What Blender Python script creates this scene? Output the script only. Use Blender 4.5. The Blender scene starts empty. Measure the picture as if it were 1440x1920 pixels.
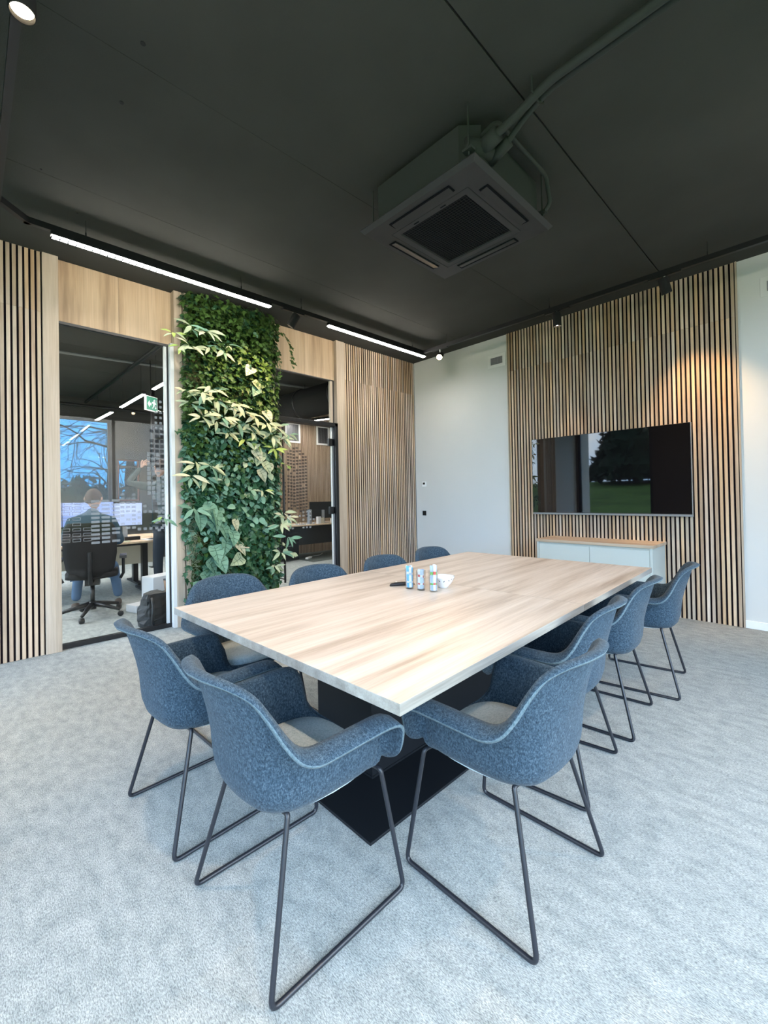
import bpy, bmesh, math, random
from mathutils import Vector, Matrix
random.seed(7)
PI = math.pi
C = bpy.context.scene.collection
SC = bpy.context.scene

# ------------------------------------------------------------------ camera
F, YAW, PITCH, ROLL = 809.1, 0.80106, 0.00954, -0.0186
cam = bpy.data.cameras.new('camera'); camo = bpy.data.objects.new('camera', cam); C.objects.link(camo)
cam.sensor_fit = 'VERTICAL'; cam.sensor_height = 24; cam.sensor_width = 18
cam.lens = F * 24 / 1920; cam.shift_y = -36.5 / 1920; cam.clip_start = .05; cam.clip_end = 400
fw = Vector((-math.sin(YAW)*math.cos(PITCH), math.cos(YAW)*math.cos(PITCH), math.sin(PITCH)))
rt = Vector((math.cos(YAW), math.sin(YAW), 0)); up = rt.cross(fw)
r2 = math.cos(ROLL)*rt + math.sin(ROLL)*up; u2 = -math.sin(ROLL)*rt + math.cos(ROLL)*up
camo.matrix_world = Matrix(((r2.x, u2.x, -fw.x, 4.6393), (r2.y, u2.y, -fw.y, -5.2205), (r2.z, u2.z, -fw.z, 1.285), (0, 0, 0, 1)))
SC.camera = camo

# ------------------------------------------------------------------ world (overcast-bright sky with clouds) and exposure
W = bpy.data.worlds.new('sky'); SC.world = W; W.use_nodes = True
wn = W.node_tree; wn.nodes.clear()
def wnode(t, **k):
    n = wn.nodes.new(t)
    for a, v in k.items(): setattr(n, a, v)
    return n
o_ = wnode('ShaderNodeOutputWorld'); bg = wnode('ShaderNodeBackground'); bg.inputs['Strength'].default_value = 4.0
tc = wnode('ShaderNodeTexCoord'); mp = wnode('ShaderNodeMapping'); mp.inputs['Scale'].default_value = (1, 1, 1.8); mp.inputs['Location'].default_value = (7.7, 4.1, 1.3)
nz = wnode('ShaderNodeTexNoise'); nz.inputs['Scale'].default_value = 1.3; nz.inputs['Detail'].default_value = 7; nz.inputs['Roughness'].default_value = .6
cr = wnode('ShaderNodeValToRGB'); cr.color_ramp.elements[0].position = .40; cr.color_ramp.elements[1].position = .58
cr.color_ramp.elements[0].color = (.20, .53, 1.0, 1); cr.color_ramp.elements[1].color = (1.0, .985, .915, 1)
wn.links.new(tc.outputs['Generated'], mp.inputs[0]); wn.links.new(mp.outputs[0], nz.inputs[0])
wn.links.new(nz.outputs['Fac'], cr.inputs[0]); wn.links.new(cr.outputs[0], bg.inputs['Color']); wn.links.new(bg.outputs[0], o_.inputs['Surface'])
SC.view_settings.view_transform = 'Standard'; SC.view_settings.look = 'None'
SC.view_settings.gamma = 1; SC.view_settings.use_curve_mapping = False
SC.view_settings.exposure = 1.52
try:
    SC.cycles.use_denoising = True
    SC.cycles.max_bounces = 10; SC.cycles.diffuse_bounces = 5; SC.cycles.glossy_bounces = 4
    SC.cycles.transparent_max_bounces = 16; SC.cycles.transmission_bounces = 6
    SC.cycles.sample_clamp_indirect = 6
except Exception: pass

def portal(name, loc, rot, sx, sy):
    l = bpy.data.lights.new(name, 'AREA'); l.shape = 'RECTANGLE'; l.size = sx; l.size_y = sy
    l.cycles.is_portal = True
    o = bpy.data.objects.new(name, l); o.location = loc; o.rotation_euler = rot; C.objects.link(o)
# area light default points along -Z
portal('portal_rear', (.9, -6.62, 1.6), (PI/2, 0, 0), 1.7, 3.0)
portal('portal_rear', (4.5, -6.62, 1.6), (PI/2, 0, 0), 3.2, 3.0)
portal('portal_right', (6.32, -3.92, 1.6), (0, PI/2, 0), 3.0, 4.3)
portal('portal_office', (-6.15, -5.0, 1.6), (0, -PI/2, 0), 2.9, 4.0)
portal('portal_office', (-3.1, -7.42, 1.65), (PI/2, 0, 0), 5.4, 3.1)
def lamp_spot(name, loc, target, power, ang, col, blend=.35, size=.03):
    l = bpy.data.lights.new(name, 'SPOT'); l.energy = power; l.spot_size = math.radians(ang); l.spot_blend = blend
    l.color = col; l.shadow_soft_size = size
    o = bpy.data.objects.new(name, l); o.location = loc
    o.rotation_euler = (Vector(target) - Vector(loc)).to_track_quat('-Z', 'Y').to_euler(); C.objects.link(o)
WARM = (1.0, .62, .30)

# ------------------------------------------------------------------ materials
def mat(name, col=(.5, .5, .5), rough=.6, metal=0, spec=.5, emit=None, es=0, alpha=1):
    m = bpy.data.materials.new(name); m.use_nodes = True
    b = m.node_tree.nodes['Principled BSDF']
    b.inputs['Base Color'].default_value = (*col, 1); b.inputs['Roughness'].default_value = rough
    b.inputs['Metallic'].default_value = metal; b.inputs['Specular IOR Level'].default_value = spec
    if emit: b.inputs['Emission Color'].default_value = (*emit, 1); b.inputs['Emission Strength'].default_value = es
    b.inputs['Alpha'].default_value = alpha
    return m
def nd(m, t, **k):
    n = m.node_tree.nodes.new(t)
    for a, v in k.items(): setattr(n, a, v)
    return n
def lk(m, a, b): m.node_tree.links.new(a, b)
def bsdf(m): return m.node_tree.nodes['Principled BSDF']
def noise(m, scale, detail=4, rough=.5, mscale=(1, 1, 1), coord='Object', dim='3D'):
    t = nd(m, 'ShaderNodeTexCoord'); p = nd(m, 'ShaderNodeMapping'); p.inputs['Scale'].default_value = mscale
    n = nd(m, 'ShaderNodeTexNoise'); n.noise_dimensions = dim
    n.inputs['Scale'].default_value = scale; n.inputs['Detail'].default_value = detail; n.inputs['Roughness'].default_value = rough
    lk(m, t.outputs[coord], p.inputs[0]); lk(m, p.outputs[0], n.inputs['Vector']); return n, p
def ramp(m, src, stops):
    r = nd(m, 'ShaderNodeValToRGB'); e = r.color_ramp.elements
    while len(e) < len(stops): e.new(.5)
    for i, (p, c) in enumerate(stops): e[i].position = p; e[i].color = (*c, 1)
    lk(m, src, r.inputs[0]); return r
def bump(m, src, strength, dist=.002):
    b = nd(m, 'ShaderNodeBump'); b.inputs['Strength'].default_value = strength; b.inputs['Distance'].default_value = dist
    lk(m, src, b.inputs['Height']); lk(m, b.outputs[0], bsdf(m).inputs['Normal']); return b
def mixc(m, f, a, b, mode='MIX'):
    x = nd(m, 'ShaderNodeMix', data_type='RGBA', blend_type=mode)
    for s, v in ((0, f), (6, a), (7, b)):
        if isinstance(v, (int, float)): x.inputs[s].default_value = v
        elif isinstance(v, tuple): x.inputs[s].default_value = (*v, 1)
        else: lk(m, v, x.inputs[s])
    return x.outputs[2]

def wood(name, c0, c1, c2, axis='z', scale=1.0, rough=.55, vary=.0):
    m = mat(name, c1, rough, spec=.3)
    long, cross = .9*scale, 14*scale
    ms = {'z': (cross, cross, long), 'y': (cross, long, cross), 'x': (long, cross, cross)}[axis]
    n, p = noise(m, 1, 6, .62, ms)
    info = nd(m, 'ShaderNodeObjectInfo')
    ml = nd(m, 'ShaderNodeVectorMath', operation='SCALE'); cx = nd(m, 'ShaderNodeCombineXYZ')
    for i in range(3): lk(m, info.outputs['Random'], cx.inputs[i])
    lk(m, cx.outputs[0], ml.inputs[0]); ml.inputs['Scale'].default_value = 37.0
    lk(m, ml.outputs[0], p.inputs['Location'])
    r = ramp(m, n.outputs['Fac'], [(.30, c0), (.5, c1), (.70, c2)])
    n2, _ = noise(m, 1, 5, .6, tuple(v*9 if v > 5 else v*3 for v in ms))
    r2_ = ramp(m, n2.outputs['Fac'], [(.35, (.80, .80, .80)), (.6, (1, 1, 1))])
    col = mixc(m, .7, r.outputs[0], r2_.outputs[0], 'MULTIPLY')
    if vary:
        hs = nd(m, 'ShaderNodeHueSaturation'); mr = nd(m, 'ShaderNodeMapRange')
        mr.inputs['To Min'].default_value = 1-vary; mr.inputs['To Max'].default_value = 1+vary*.6
        lk(m, info.outputs['Random'], mr.inputs[0]); lk(m, mr.outputs[0], hs.inputs['Value']); lk(m, col, hs.inputs['Color'])
        mr2 = nd(m, 'ShaderNodeMapRange'); mr2.inputs['To Min'].default_value = .75; mr2.inputs['To Max'].default_value = 1.15
        w2 = nd(m, 'ShaderNodeMath', operation='MULTIPLY'); w2.inputs[1].default_value = 7.3
        fr = nd(m, 'ShaderNodeMath', operation='FRACT'); lk(m, info.outputs['Random'], w2.inputs[0]); lk(m, w2.outputs[0], fr.inputs[0])
        lk(m, fr.outputs[0], mr2.inputs[0]); lk(m, mr2.outputs[0], hs.inputs['Saturation']); col = hs.outputs[0]
    lk(m, col, bsdf(m).inputs['Base Color']); bump(m, n2.outputs['Fac'], .15, .001)
    return m
M = {}
M['slat'] = wood('oak_slat', (.42, .275, .17), (.62, .44, .29), (.74, .575, .40), 'z', 1.0, .6, vary=.24)
M['oak'] = wood('oak_panel', (.32, .215, .13), (.54, .385, .245), (.64, .48, .325), 'z', .55, .5)
M['oak_pale'] = wood('oak_post', (.40, .31, .23), (.52, .42, .32), (.60, .50, .40), 'z', .8, .5)
M['top'] = wood('oak_table', (.38, .305, .24), (.58, .50, .425), (.68, .61, .54), 'y', .9, .38)
M['topx'] = wood('oak_top_x', (.40, .28, .19), (.58, .44, .31), (.68, .54, .40), 'x', .8, .45)
M['edge'] = wood('oak_edge', (.25, .24, .215), (.36, .35, .32), (.46, .45, .42), 'y', 1.3, .55)
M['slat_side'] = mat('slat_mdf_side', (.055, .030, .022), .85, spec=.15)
M['felt_black'] = mat('black_felt', (.012, .009, .012), .95, spec=.1)
M['black'] = mat('black_metal', (.007, .0075, .009), .42)
M['black_matt'] = mat('black_matt', (.014, .014, .015), .75, spec=.25)
M['steel_black'] = mat('black_steel_tube', (.016, .018, .024), .33)
M['base_black'] = mat('black_pedestal', (.006, .008, .011), .5, spec=.3)
M['white'] = mat('white_plastic', (.88, .89, .88), .45)
M['white_metal'] = mat('white_aluminium', (.72, .72, .70), .4)
M['grey'] = mat('grey_metal', (.30, .31, .33), .35, metal=.6)
M['bag_black'] = mat('bag_black', (.010, .011, .012), .6)
M['paper'] = mat('paper_white', (.62, .64, .67), .8)
M['vent_grey'] = mat('vent_grey', (.16, .16, .16), .7)
M['porcelain'] = mat('porcelain', (.70, .70, .70), .15)
m = mat('plaster', (.66, .665, .645), .9, spec=.15); n, _ = noise(m, 160, 3); bump(m, n.outputs['Fac'], .25, .002); M['plaster'] = m
m = mat('ceiling_concrete', (.043, .044, .040), .92, spec=.12); n, _ = noise(m, 1.2, 4)
r = ramp(m, n.outputs['Fac'], [(.3, (.046, .047, .043)), (.7, (.060, .061, .056))]); lk(m, r.outputs[0], bsdf(m).inputs['Base Color'])
n, _ = noise(m, 220, 3); bump(m, n.outputs['Fac'], .3, .003); M['ceil'] = m
m = mat('carpet', (.5, .52, .52), .98, spec=.08)
n1, _ = noise(m, 1, 6, .72, (11, 20, 11)); n2, _ = noise(m, 1, 3, .75, (120, 330, 60)); n3, _ = noise(m, 1.1, 2)
a = ramp(m, n1.outputs['Fac'], [(.34, (.30, .33, .325)), (.50, (.39, .415, .405)), (.66, (.47, .49, .475))])
b = ramp(m, n2.outputs['Fac'], [(.36, (.34, .36, .38)), (.60, (1.12, 1.12, 1.12))])
col = mixc(m, .85, a.outputs[0], b.outputs[0], 'MULTIPLY'); lk(m, col, bsdf(m).inputs['Base Color'])
bump(m, n2.outputs['Fac'], .55, .004); M['carpet'] = m
m = mat('carpet_dark', (.10, .115, .11), .98, spec=.08); n, _ = noise(m, 60, 3); bump(m, n.outputs['Fac'], .5, .004); M['carpet_dark'] = m
def felt(name, c0, c1, c2):
    m = mat(name, c1, .95, spec=.12)
    n, _ = noise(m, 1, 4, .7, (330, 330, 120)); n2, _ = noise(m, 120, 4, .7)
    mx = nd(m, 'ShaderNodeMath', operation='ADD'); mx.inputs[1].default_value = 0
    av = nd(m, 'ShaderNodeMix'); av.inputs[0].default_value = .45; lk(m, n.outputs['Fac'], av.inputs[2]); lk(m, n2.outputs['Fac'], av.inputs[3])
    r = ramp(m, av.outputs[0], [(.35, c0), (.5, c1), (.65, c2)]); lk(m, r.outputs[0], bsdf(m).inputs['Base Color'])
    bump(m, av.outputs[0], .35, .003)
    bsdf(m).inputs['Sheen Weight'].default_value = .08; bsdf(m).inputs['Sheen Roughness'].default_value = .5
    return m
M['felt'] = felt('felt_blue_grey', (.010, .020, .033), (.036, .062, .090), (.105, .150, .190))
M['felt_edge'] = felt('felt_cut_edge', (.06, .10, .12), (.11, .16, .19), (.18, .24, .27))
M['pad'] = felt('felt_pad_grey', (.26, .34, .38), (.42, .51, .55), (.56, .63, .65))

def glass(name, tint=(1, 1, 1), refl=1.0):
    m = bpy.data.materials.new(name); m.use_nodes = True; nt = m.node_tree; nt.nodes.clear()
    o = nt.nodes.new('ShaderNodeOutputMaterial'); t = nt.nodes.new('ShaderNodeBsdfTransparent'); g = nt.nodes.new('ShaderNodeBsdfGlossy')
    g.inputs['Roughness'].default_value = 0.0; t.inputs[0].default_value = (*tint, 1); g.inputs[0].default_value = (refl, refl, refl, 1)
    lw = nt.nodes.new('ShaderNodeLayerWeight'); lw.inputs[0].default_value = .5; pw = nt.nodes.new('ShaderNodeMath'); pw.operation = 'POWER'; pw.inputs[1].default_value = 4.5
    f = nt.nodes.new('ShaderNodeMath'); f.operation = 'MULTIPLY_ADD'; f.inputs[1].default_value = .9; f.inputs[2].default_value = .02
    nt.links.new(lw.outputs['Facing'], pw.inputs[0]); nt.links.new(pw.outputs[0], f.inputs[0]); x = nt.nodes.new('ShaderNodeMixShader')
    nt.links.new(f.outputs[0], x.inputs[0]); nt.links.new(t.outputs[0], x.inputs[1]); nt.links.new(g.outputs[0], x.inputs[2]); nt.links.new(x.outputs[0], o.inputs[0])
    return m
M['glass'] = glass('clear_glass', (.985, .99, .985), .42)
M['glass_dim_sky'] = glass('sky_dimming_glass', (.20, .30, .325), .4)  # dark tint put in to dim the sky behind these panes
M['glass_day'] = glass('day_glass', (.97, .98, .98), .9)
m = bpy.data.materials.new('frosted_film'); m.use_nodes = True; nt = m.node_tree
nt.nodes.clear(); o = nt.nodes.new('ShaderNodeOutputMaterial'); t = nt.nodes.new('ShaderNodeBsdfTransparent'); dd = nt.nodes.new('ShaderNodeBsdfDiffuse')
dd.inputs[0].default_value = (.36, .38, .40, 1); x = nt.nodes.new('ShaderNodeMixShader'); x.inputs[0].default_value = .36
nt.links.new(t.outputs[0], x.inputs[1]); nt.links.new(dd.outputs[0], x.inputs[2]); nt.links.new(x.outputs[0], o.inputs[0]); M['film'] = m
m = m.copy(); m.name = 'dark_film'; m.node_tree.nodes['Diffuse BSDF'].inputs[0].default_value = (.03, .035, .045, 1)
m.node_tree.nodes['Mix Shader'].inputs[0].default_value = .38; M['film_dark'] = m
M['screen'] = mat('tv_screen', (.004, .004, .005), .02, spec=.5)
bsdf(M['screen']).inputs['IOR'].default_value = 1.6
M['led'] = mat('led_white', (1, 1, 1), .5, emit=(1, .93, .84), es=58)
M['led_soft'] = mat('led_office', (1, 1, 1), .5, emit=(1, .96, .90), es=48)
M['bulb_warm'] = mat('bulb_warm', (1, 1, 1), .5, emit=(1, .80, .52), es=30)
M['monitor_lit'] = mat('monitor_lit', (.1, .1, .1), .3, emit=(.22, .36, .85), es=.34)
M['monitor_page'] = mat('monitor_page', (.1, .1, .1), .3, emit=(.45, .58, 1), es=.34)
M['exit_green'] = mat('exit_green', (.004, .06, .035), .5, emit=(.005, .16, .09), es=.4)
M['exit_white'] = mat('exit_white', (.8, .8, .8), .5, emit=(.8, 1, .9), es=.35)
M['rail_grey'] = mat('rail_grey', (.16, .17, .17), .5)
M['beige'] = mat('beige_panel', (.52, .49, .40), .6)
M['cabinet'] = mat('cabinet_grey', (.59, .61, .555), .5)
M['skin'] = mat('skin', (.52, .30, .22), .55)
M['hair'] = mat('hair_brown', (.055, .032, .018), .9)
M['sweater'] = mat('sweater_blue_grey', (.05, .085, .12), .95, spec=.1)
M['shirt_dark'] = mat('shirt_dark', (.05, .07, .075), .95, spec=.1)
M['jeans'] = mat('jeans_blue', (.09, .15, .25), .95, spec=.1)
M['trousers'] = mat('trousers_dark', (.035, .045, .06), .95, spec=.1)
M['shoe'] = mat('shoe_brown', (.09, .07, .06), .8)
M['grass'] = mat('lawn', (.045, .10, .022), .95, spec=.1)
n, _ = noise(M['grass'], .6, 5); r = ramp(M['grass'], n.outputs['Fac'], [(.3, (.03, .065, .015)), (.7, (.07, .13, .03))]); lk(M['grass'], r.outputs[0], bsdf(M['grass']).inputs['Base Color'])
M['bark'] = mat('bark', (.055, .045, .04), .9)
M['conifer'] = mat('conifer', (.008, .018, .010), .95, spec=.1)
M['bush'] = mat('bush', (.05, .075, .04), .95, spec=.1)
M['house_wall'] = mat('house_wall', (.45, .38, .30), .9)
M['roof'] = mat('roof_tile', (.12, .08, .07), .9)

# ------------------------------------------------------------------ mesh helpers
class MB:
    def __init__(s): s.v = []; s.f = []; s.mi = []
    def add(s, vs, fs, mi=0):
        b = len(s.v); s.v += [tuple(v) for v in vs]; s.f += [tuple(i+b for i in f) for f in fs]; s.mi += [mi]*len(fs)
    def box(s, x0, x1, y0, y1, z0, z1, mi=0, T=None):
        vs = [(x, y, z) for x in (x0, x1) for y in (y0, y1) for z in (z0, z1)]
        if T: vs = [T @ Vector(v) for v in vs]
        s.add(vs, [(0, 1, 3, 2), (4, 6, 7, 5), (0, 4, 5, 1), (2, 3, 7, 6), (0, 2, 6, 4), (1, 5, 7, 3)], mi); return s
    def tube(s, pts, r, n=10, mi=0, caps=True):
        pts = [Vector(p) for p in pts]; rs = r if isinstance(r, (list, tuple)) else [r]*len(pts)
        rings = []; prev = None
        for i, p in enumerate(pts):
            t = (pts[min(i+1, len(pts)-1)] - pts[max(i-1, 0)]).normalized()
            if prev is None:
                a = Vector((0, 0, 1)) if abs(t.z) < .9 else Vector((1, 0, 0)); u = t.cross(a).normalized()
            else:
                u = (prev - t*prev.dot(t)).normalized()
            prev = u; w = t.cross(u)
            rings.append([p + (u*math.cos(2*PI*k/n) + w*math.sin(2*PI*k/n))*rs[i] for k in range(n)])
        vs = [q for rg in rings for q in rg]; fs = []
        for i in range(len(pts)-1):
            for k in range(n):
                fs.append((i*n+k, i*n+(k+1) % n, (i+1)*n+(k+1) % n, (i+1)*n+k))
        if caps: fs.append(tuple(range(n))[::-1]); fs.append(tuple((len(pts)-1)*n+k for k in range(n)))
        s.add(vs, fs, mi); return s
    def lathe(s, prof, c=(0, 0, 0), n=24, mi=0, T=None, cap=True):
        vs = []
        for r, z in prof:
            for k in range(n):
                v = Vector((r*math.cos(2*PI*k/n), r*math.sin(2*PI*k/n), z))
                v = (T @ v) if T else v
                vs.append(v + Vector(c))
        fs = []
        for i in range(len(prof)-1):
            for k in range(n): fs.append((i*n+k, i*n+(k+1) % n, (i+1)*n+(k+1) % n, (i+1)*n+k))
        if cap:
            fs.append(tuple(range(n))[::-1]); fs.append(tuple((len(prof)-1)*n+k for k in range(n)))
        s.add(vs, fs, mi); return s
    def mesh(s, name, mats, smooth=False):
        me = bpy.data.meshes.new(name); me.from_pydata(s.v, [], s.f)
        for mm in (mats if isinstance(mats, (list, tuple)) else [mats]): me.materials.append(mm)
        me.polygons.foreach_set('material_index', s.mi)
        if smooth: me.polygons.foreach_set('use_smooth', [True]*len(me.polygons))
        me.update(); return me
def link(name, me, parent=None, loc=None, rot=None):
    o = bpy.data.objects.new(name, me); C.objects.link(o)
    if parent: o.parent = parent
    if loc: o.location = loc
    if rot: o.rotation_euler = rot
    return o
def tag(o, label=None, cat=None, group=None, kind=None):
    if label: o['label'] = label
    if cat: o['category'] = cat
    if group: o['group'] = group
    if kind: o['kind'] = kind
    return o
def bev(o, w=.004, seg=2):
    b = o.modifiers.new('bevel', 'BEVEL'); b.width = w; b.segments = seg; b.limit_method = 'ANGLE'; return o
def box(name, x0, x1, y0, y1, z0, z1, m, parent=None, b=0, rel=None):
    mb = MB(); mb.box(x0, x1, y0, y1, z0, z1); o = link(name, mb.mesh(name, m), parent)
    if b: bev(o, b)
    return o
def empty(name, loc=(0, 0, 0), rz=0):
    o = bpy.data.objects.new(name, None); o.location = loc; o.rotation_euler = (0, 0, rz); o.empty_display_size = .1; C.objects.link(o); return o
def thing(name, label, cat, loc=(0, 0, 0), rz=0, group=None, kind=None):
    return tag(empty(name, loc, rz), label, cat, group, kind)
def copy_tree(o, parent=None):
    c = o.copy(); C.objects.link(c)
    if parent: c.parent = parent
    for ch in list(o.children): copy_tree(ch, c)
    return c
def fillet(pts, r, n=5):
    pts = [Vector(p) for p in pts]; out = [pts[0]]
    for i in range(1, len(pts)-1):
        a, b, c = pts[i-1], pts[i], pts[i+1]
        d1 = (a-b).normalized(); d2 = (c-b).normalized(); t = min(r, (a-b).length*.45, (c-b).length*.45)
        p1, p2 = b+d1*t, b+d2*t
        for k in range(n+1):
            q = k/n; out.append(p1*(1-q)**2 + b*2*q*(1-q) + p2*q*q)
    out.append(pts[-1]); return out

H = 3.43
# ------------------------------------------------------------------ structure
fl = box('floor', -6.15, 6.3, -7.4, 3.2, -.1, 0, M['carpet']); tag(fl, kind='structure')
fd = box('carpet_inset', -3.9, -2.60, -.22, 3.1, 0, .006, M['carpet_dark']); fd.name = 'trim_1'; tag(fd, kind='structure')

ceil = box('ceiling', -6.15, 6.3, -7.4, 3.2, H+.012, H+.15, M['black_matt']); tag(ceil, kind='structure')
xs = [-6.15] + [-4.875+1.2*i for i in range(10)]
xs = [-6.15] + [3.525+1.2*i for i in range(-8, 3) if -6.1 < 3.525+1.2*i < 6.25] + [6.3]
for i in range(len(xs)-1):
    g0 = .005 if abs(xs[i]-3.525) < .01 else .0012; g1 = .005 if abs(xs[i+1]-3.525) < .01 else .0012; a, b_ = xs[i]+g0, xs[i+1]-g1
    s_ = box('ceiling_slab', a, b_, -7.4, 3.2, H, H+.02, M['ceil'], ceil)
holes = MB()
for (x, y, r_) in ((2.443, -4.61, .012), (2.033, -4.605, .011), (1.155, -4.86, .006), (.80, -4.613, .005)):
    holes.lathe([(r_, H-.003), (r_, H+.001)], (x, y, 0), 10)
link('anchor_hole', holes.mesh('anchor_hole', M['black_matt']), ceil)

# left wall: solid parts, behind the slats, plants and above the glazing
wl = MB()
wl.box(-.16, -.030, -6.5, -4.744, 0, H); wl.box(-.16, -.05, -3.611, -2.567, 0, H); wl.box(-.16, -.030, -1.449, .14, 0, H)
wl.box(-.16, -.078, -4.63, -3.691, 2.90, H); wl.box(-.16, -.078, -2.539, -1.591, 2.90, H)
wl.box(-.16, -.0, -7.4, -6.5, 0, H); wl.box(-.16, 0, .14, 3.2, 0, H)
tag(link('wall_left', wl.mesh('wall_left', M['plaster'])), kind='structure')
tag(box('wall_back', 0, 6.3, 0, .14, 0, H, M['plaster']), kind='structure')
bb = box('baseboard_back', 4.06, 6.15, -.014, 0, 0, .072, M['white'], b=.003); tag(bb, kind='structure')
# rear wall (behind the camera) with two windows, one of them added for daylight, right wall with window band
wr = MB()
wr.box(0, .05, -6.64, -6.5, 0, H); wr.box(1.76, 2.85, -6.64, -6.5, 0, H); wr.box(6.15, 6.3, -6.64, -6.5, 0, H)
wr.box(0, 6.3, -6.64, -6.5, 3.15, H); wr.box(0, 6.3, -6.64, -6.5, 0, .08)
tag(link('wall_rear', wr.mesh('wall_rear', mat('rear_wall', (.10, .075, .06), .9, spec=.1))), kind='structure')
wr = MB()
wr.box(6.15, 6.3, -1.75, .0, 0, H); wr.box(6.15, 6.3, -6.5, -6.1, 0, H); wr.box(6.15, 6.3, -6.1, -1.75, 3.15, H); wr.box(6.15, 6.3, -6.1, -1.75, 0, .08)
tag(link('wall_right', wr.mesh('wall_right', M['plaster'])), kind='structure')
def window(name, axis, c, a0, a1, z0, z1, nmul, gm, fm=None, t=.06, inner=None):
    fm = fm or M['black']
    root = tag(empty(name), kind='structure')
    def B(nm, u0, u1, w0, w1, d0, d1, m):
        return box(nm, c+d0, c+d1, u0, u1, w0, w1, m, root) if axis == 'x' else box(nm, u0, u1, c+d0, c+d1, w0, w1, m, root)
    B('window_frame', a0, a1, z1-t, z1, -.03, .03, fm); B('window_frame', a0, a1, z0, z0+t, -.03, .03, fm)
    B('window_frame', a0, a0+t, z0+t, z1-t, -.03, .03, fm); B('window_frame', a1-t, a1, z0+t, z1-t, -.03, .03, fm)
    n = nmul+1; w = (a1-a0-2*t)/n
    for i in range(n):
        u0 = a0+t+w*i; u1 = u0+w
        if i: B('mullion', u0-.025, u0+.025, z0+t, z1-t, -.025, .025, fm)
        B('pane', u0+(.025 if i else 0), u1-(.025 if i < n-1 else 0), z0+t, z1-t, -.004, .004, gm)
    return root
window('window_3', 'y', -6.57, .05, 1.76, .08, 3.15, 0, M['glass_day'])
window('window_4_added', 'y', -6.57, 2.85, 6.15, .08, 3.15, 2, M['glass_day'])  # unseen second rear window, added for more daylight in the room
window('window_5', 'x', 6.22, -6.1, -1.75, .08, 3.15, 3, M['glass_day'])

# office shell
wo = MB()
wo.box(-6.15, -6.0, -7.4, -7.0, 0, H); wo.box(-6.15, -6.0, -2.98, -2.87, 0, H); wo.box(-6.15, -6.0, -2.45, 3.2, 0, H)
wo.box(-6.15, -6.0, -7.0, -2.98, 3.03, H); wo.box(-6.15, -6.0, -7.0, -2.98, 0, .12)
wo.box(-6.15, -6.0, -2.87, -2.45, 0, 1.30); wo.box(-6.15, -6.0, -2.87, -2.45, 2.20, H)
tag(link('wall_office_outer', wo.mesh('wall_office_outer', mat('office_wall', (.055, .053, .05), .9, spec=.1))), kind='structure')
wo = MB(); wo.box(-6.0, -4.06, -1.06, -.92, 0, H); wo.box(-4.06, -3.92, -1.06, 3.2, 0, H)
tag(link('wall_office_inner', wo.mesh('wall_office_inner', M['plaster'])), kind='structure')
tag(box('wall_office_front', -6.15, -.16, 3.1, 3.2, 0, H, M['plaster']), kind='structure')
wo = MB(); wo.box(-6.0, -5.8, -7.4, -7.3, 0, H); wo.box(-.4, -.16, -7.4, -7.3, 0, H); wo.box(-5.8, -.4, -7.4, -7.3, 3.2, H); wo.box(-5.8, -.4, -7.4, -7.3, 0, .1)
tag(link('wall_office_rear', wo.mesh('wall_office_rear', M['plaster'])), kind='structure')
window('window_7_added', 'y', -7.35, -5.8, -.4, .1, 3.2, 3, M['glass_day'])  # unseen clear window, added to brighten the office
window('window_2', 'x', -6.07, -7.0, -2.98, .12, 3.03, 1, M['glass_dim_sky'])
w6 = window('window_6', 'x', -6.07, -2.87, -2.45, 1.30, 2.20, 0, M['glass_dim_sky'], mat('window_brown', (.12, .05, .04), .6), t=.03)
box('window_bar', -6.09, -6.05, -2.84, -2.48, 2.02, 2.07, M['black'], w6)

# ------------------------------------------------------------------ slatted wall panels
JZ = 2.915
def slat_mesh(z0, z1, name='slat'):
    mb = MB(); b = .001; w = .0125
    prof = [(-w, 0), (-w, .011), (-w+b, .0125), (w-b, .0125), (w, .011), (w, 0)]
    n = len(prof); vs = [(0 + d, u, z) for z in (z0, z1) for (u, d) in prof]
    fs = [(i, (i+1) % n, n+(i+1) % n, n+i) for i in range(n)] + [tuple(range(n))[::-1], tuple(range(n, 2*n))]
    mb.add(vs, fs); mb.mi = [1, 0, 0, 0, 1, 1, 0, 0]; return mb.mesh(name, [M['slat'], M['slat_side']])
SL = slat_mesh(.002, JZ-.001); SU = slat_mesh(JZ+.001, H-.004)
def slat_wall(label, a0, a1, wall):
    root = thing('slatted_wall_panel', label, 'wall panel', (0, 0, 0), 0, 'slatted oak wall panels of the meeting room')
    n = round((a1-a0)/.0402); p = (a1-a0)/n
    if wall == 'left': bk = box('felt_backing', -.026, -.0128, a0, a1, .001, H-.002, M['felt_black'], root)
    else: bk = box('felt_backing', a0, a1, -.0095, -.0005, .001, H-.002, M['felt_black'], root)
    for i in range(n):
        u = a0 + p*(i+.5)
        for me in (SL, SU):
            if wall == 'left': link('slat', me, root, (-.0125, u, 0))
            else: link('slat', me, root, (u, -.010, 0), (0, 0, -PI/2))
    return root
slat_wall('narrow slatted oak panel left of the tall glazed window', -5.30, -4.745, 'left')
slat_wall('slatted oak panel between glass door and white corner wall', -1.448, -.008, 'left')
slat_wall('wide slatted oak panel behind the television and grey cabinet', 1.690, 4.060, 'back')
box('side_strip', 1.676, 1.690, -.024, 0, .001, H-.002, M['oak_pale'], None).name = 'trim_2'
bpy.data.objects['trim_2']['kind'] = 'structure'
t3 = box('trim_3', 4.060, 4.074, -.024, 0, .001, H-.002, M['oak_pale']); tag(t3, kind='structure')

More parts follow.
